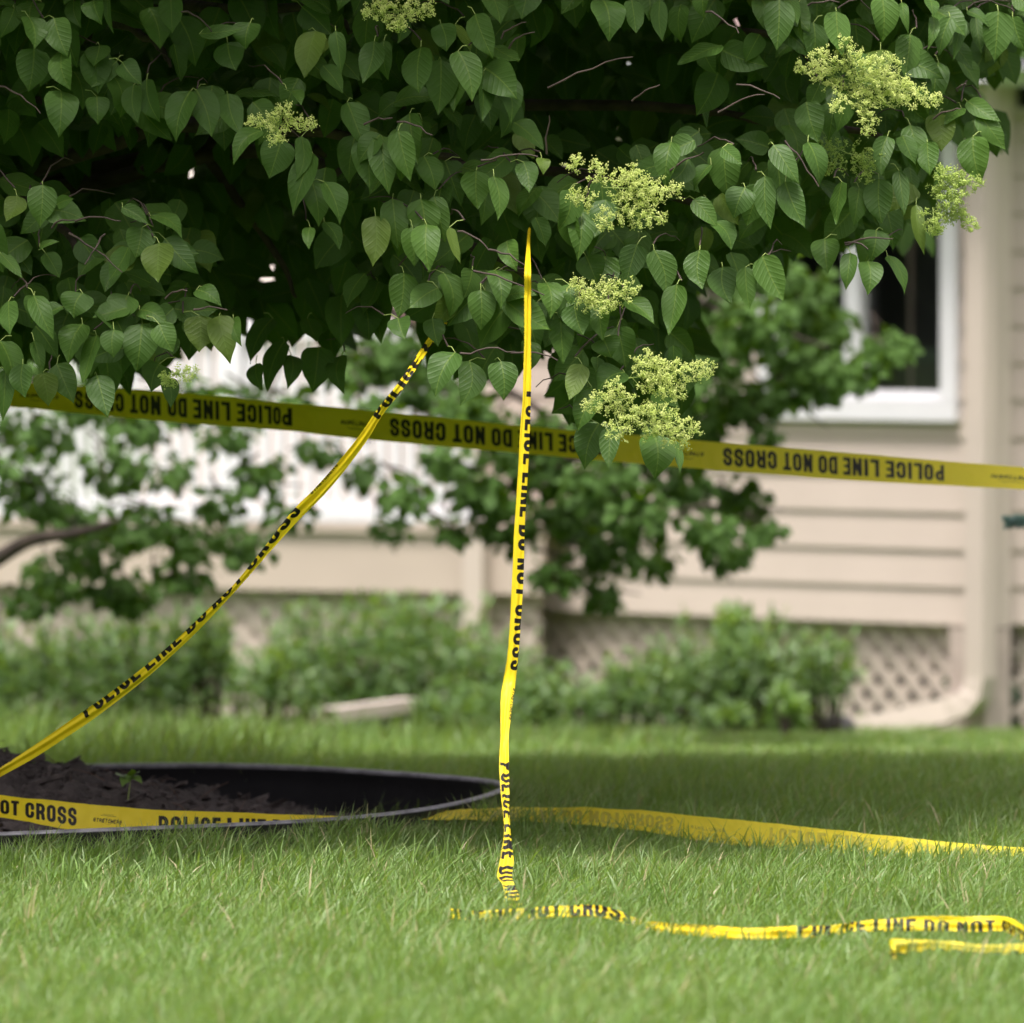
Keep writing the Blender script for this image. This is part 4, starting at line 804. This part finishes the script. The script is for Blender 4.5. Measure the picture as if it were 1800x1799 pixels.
b_ = MB(); b_.tube(catmull([[mt0[0] + .1, mt0[1], 2.4], P(500, 330, 26), P(900, 420, 26), P(1200, 520, 26), P(1450, 610, 26)], 30), np.linspace(.03, .004, 30), 8); b_.build('branch', M['bark'], mtree, smooth=True)
mtw = MB()
for (cx, cy, r_) in clumps:
    D_ = random.uniform(25.3, 26.5); c_ = P(cx, cy, D_); s_ = D_ / FP; n_ = int(r_ * r_ * (.055 if cx > 620 else .038))
    v = rng.normal(size=(n_, 3)); v /= np.linalg.norm(v, axis=1)[:, None]; v *= (rng.random(n_) ** .45)[:, None]
    p = c_ + v * np.array([r_ * 1.15 * s_, .22, r_ * .8 * s_]); L_ = rng.uniform(.035, .058, n_)
    d = v * .8 + np.stack([rng.normal(0, .4, n_), rng.normal(0, .4, n_), rng.uniform(-1.2, -.1, n_)], 1); d /= np.linalg.norm(d, axis=1)[:, None]
    nn = np.stack([rng.normal(0, .6, n_), rng.normal(-.3, .6, n_), rng.uniform(.3, 1.2, n_)], 1)
    ML2.add(p, p + d * L_[:, None], nn, L_ * .8, np.clip(rng.normal(.45 + .25 * (cx > 1200) * (cy < 760), .3, n_), 0, 1.3), .05)
    for _ in range(3):
        e_ = c_ + rng.normal(0, .06, 3); f_ = c_ + np.array([-r_ * s_ * random.uniform(.5, 1.6), random.uniform(-.1, .2), random.uniform(-.02, .12)]); mtw.tube([f_, (e_ + f_) / 2 + [0, 0, .01], e_], [.005, .004, .002], 4, 1)
# upper part of the crown above the picture
p, v = ellipsoid(1500, (.1, 26.3, 2.7), (2.6, .8, .8), 2.2); m = len(p); L_ = rng.uniform(.06, .09, m)
d = v + np.stack([rng.normal(0, .4, m), rng.normal(0, .4, m), rng.uniform(-1.2, -.1, m)], 1); d /= np.linalg.norm(d, axis=1)[:, None]
ML2.add(p, p + d * L_[:, None], np.array([0, -.3, 1.]) + rng.normal(0, .4, (m, 3)), L_ * .8)
V1, Q1, A1 = ML2.data(4, 2); TV = np.concatenate(mtw.V); TQ = np.concatenate(mtw.Q)
mesh('crown', np.concatenate([V1, TV]), [np.concatenate([Q1, TQ + len(V1)])], [M['mleaf'], M['twig']], mtree, midx=np.concatenate([np.zeros(len(Q1)), np.ones(len(TQ))]), attr={'lf': np.concatenate([A1, np.zeros((len(TV), 3))])}, smooth=True)
# ------------------------------------------------------------------ shrubs along the house
def shrub(name, label, blobs, D0, mtl, leafL=(.022, .038), dens=.085, group='shrubs along the house', cat='shrub', sprigs=16):
    cx = np.mean([b_[0] for b_ in blobs]); c0 = P(cx, 1280, D0); c0[2] = float(gz(c0[0], c0[1]))
    root = empty(name, c0, label, cat, group); L = Leaves(); st = MB()
    for (bx, by, rx, ry) in blobs:
        by += 16 if cat == 'shrub' else 0
        D_ = D0 + random.uniform(-.15, .25); s_ = D_ / FP; c_ = P(bx, by, D_); n_ = int(rx * ry * dens * 1.6)
        v = rng.normal(size=(n_, 3)); v /= np.linalg.norm(v, axis=1)[:, None]; v *= (rng.random(n_) ** .5)[:, None] * rng.uniform(.6, 1.3, n_)[:, None]
        p = c_ + v * np.array([rx * s_, min(rx, 130) * s_, ry * s_]); p[:, 2] = np.maximum(p[:, 2], gz(p[:, 0], p[:, 1]) + .01); Ln = rng.uniform(*leafL, n_)
        d = v + rng.normal(0, .5, (n_, 3)) + [0, 0, .3]; d /= np.linalg.norm(d, axis=1)[:, None]
        L.add(p, p + d * Ln[:, None], v + [0, -.2, .6] + rng.normal(0, .4, (n_, 3)), Ln * .5, np.clip(rng.normal(.5, .3, n_), 0, 1.2), .04)
        for _ in range(sprigs):
            a_ = random.uniform(-1, 1); t_ = c_ + np.array([a_ * rx * s_, random.uniform(-.15, .15), ry * s_ * random.uniform(.7, 1.25)]); b0 = np.array([c_[0] + a_ * rx * s_ * .4, c_[1], c0[2]]) if cat == 'shrub' else np.array(c0)
            st.tube([b0, (b0 + t_) / 2 + rng.normal(0, .01, 3), t_], [.006, .004, .0015], 4)
            f = np.linspace(.55, 1, 9)[:, None]; pp = b0 * (1 - f) + t_ * f; dd = rng.normal(0, .6, (9, 3)) + [0, 0, .6]; dd /= np.linalg.norm(dd, axis=1)[:, None]
            L.add(pp, pp + dd * .05, rng.normal(0, .5, (9, 3)) + [0, -.3, 1], .022, .8, .03)
    V, Q, A = L.data(3, 2); mesh('foliage', V, [Q], mtl, root, attr={'lf': A}, smooth=True); st.build('stem', M['twig'], root)
shrub('shrub', 'rounded green shrub at the left edge below the deck', [(-60, 1180, 130, 90), (60, 1190, 110, 80), (180, 1170, 110, 90), (300, 1160, 100, 95), (360, 1130, 50, 60), (240, 1225, 150, 50)], 27.6, M['shrub'])
shrub('shrub', 'wide green shrub behind the loose downspout extension', [(460, 1190, 80, 60), (560, 1150, 100, 85), (680, 1130, 110, 85), (780, 1150, 90, 95), (870, 1190, 100, 75), (640, 1215, 180, 50), (950, 1220, 60, 50), (880, 1235, 110, 40)], 28.4, M['shrub'])
shrub('shrub', 'green shrub between the hanging tape and the corner downspout', [(1040, 1235, 60, 40), (1120, 1210, 80, 60), (1200, 1190, 90, 70), (1290, 1160, 90, 80), (1380, 1190, 90, 75), (1450, 1170, 60, 60), (1300, 1240, 170, 45), (1290, 1095, 30, 35)], 28.2, M['shrub'])
shrub('border_plant', 'small lime green plant in front of the right shrub', [(1385, 1255, 34, 30), (1375, 1230, 18, 20)], 27.5, M['lime'], dens=.25, group='small plants in front of the shrubs', cat='plant', sprigs=4)
shrub('border_plant', 'small green plant in front of the wide shrub beside the hanging tape', [(760, 1255, 30, 24), (820, 1262, 26, 18)], 27.7, M['shrub'], dens=.25, group='small plants in front of the shrubs', cat='plant', sprigs=4)
shrub('border_plant', 'grey green low plant left of the lime plant', [(1290, 1265, 30, 20), (1250, 1268, 22, 16)], 27.6, M['shrub'], dens=.25, group='small plants in front of the shrubs', cat='plant', sprigs=3)
# ------------------------------------------------------------------ blue spruce at the right edge
sp0 = P(2150, 1400, 22.3); sp0[2] = 0; spr = empty('spruce_tree', sp0, 'blue spruce whose branch tip enters at the right edge', 'tree')
mb = MB(); mb.tube([sp0 + [0, 0, -.05], sp0 + [0, 0, .9], sp0 + [0, 0, 1.7]], [.06, .045, .01], 8); mb.build('trunk', M['bark'], spr)
NL = Leaves(); bt = MB()
tips = [P(1772, 918, 22.3)]
for k in range(110):
    z_ = .12 + 1.55 * (k / 110); a_ = k * 2.4; r_ = .56 * (1 - z_ / 1.85); tips.append(sp0 + np.array([math.cos(a_) * r_, math.sin(a_) * r_, z_ + random.uniform(.0, .09)]))
for k, tp_ in enumerate(tips):
    if k and tp_[0] < (1830 - 900) / FP * tp_[1]: continue
    b0 = np.array([sp0[0], sp0[1], tp_[2] + .02]); pts = catmull([b0, (b0 + tp_) / 2 - [0, 0, .01], tp_], 12); bt.tube(pts, np.linspace(.008, .003, 12), 5)
    subs = [(b0 * .25 + tp_ * .75, tp_)]
    dr = (tp_ - b0) / np.linalg.norm(tp_ - b0); sd_ = np.cross(dr, [0, 0, 1])
    for f in (.3, .45, .6, .75):
        for s in (-1, 1):
            q0 = b0 * (1 - f) + tp_ * f; subs.append((q0, q0 + (dr + sd_ * s * .8 + np.array([0, 0, random.uniform(-.4, .5)])) * .13 * (1.1 - f)))
    subs.append((b0 * .7 + tp_ * .3, tp_))
    for a_, c_ in subs:
        Ls = np.linalg.norm(c_ - a_); n_ = int(Ls / (.0003 if k == 0 else .0012)); f = rng.random(n_)[:, None]; p = a_ * (1 - f) + c_ * f; dd = (c_ - a_) / Ls
        v = rng.normal(size=(n_, 3)); v -= (v @ dd)[:, None] * dd; v /= np.linalg.norm(v, axis=1)[:, None]; v = v + dd * .9; v /= np.linalg.norm(v, axis=1)[:, None]
        NL.add(p, p + v * rng.uniform(.024, .034, n_)[:, None], rng.normal(size=(n_, 3)), .0026, curl=0.)
V, Q, A = NL.data(2, 1); mesh('crown', V, [Q], M['needle'], spr, attr={'lf': A}); bt.build('branch', M['bark'], spr)
for o in bpy.data.objects:
    if '_w' in o: del o['_w']
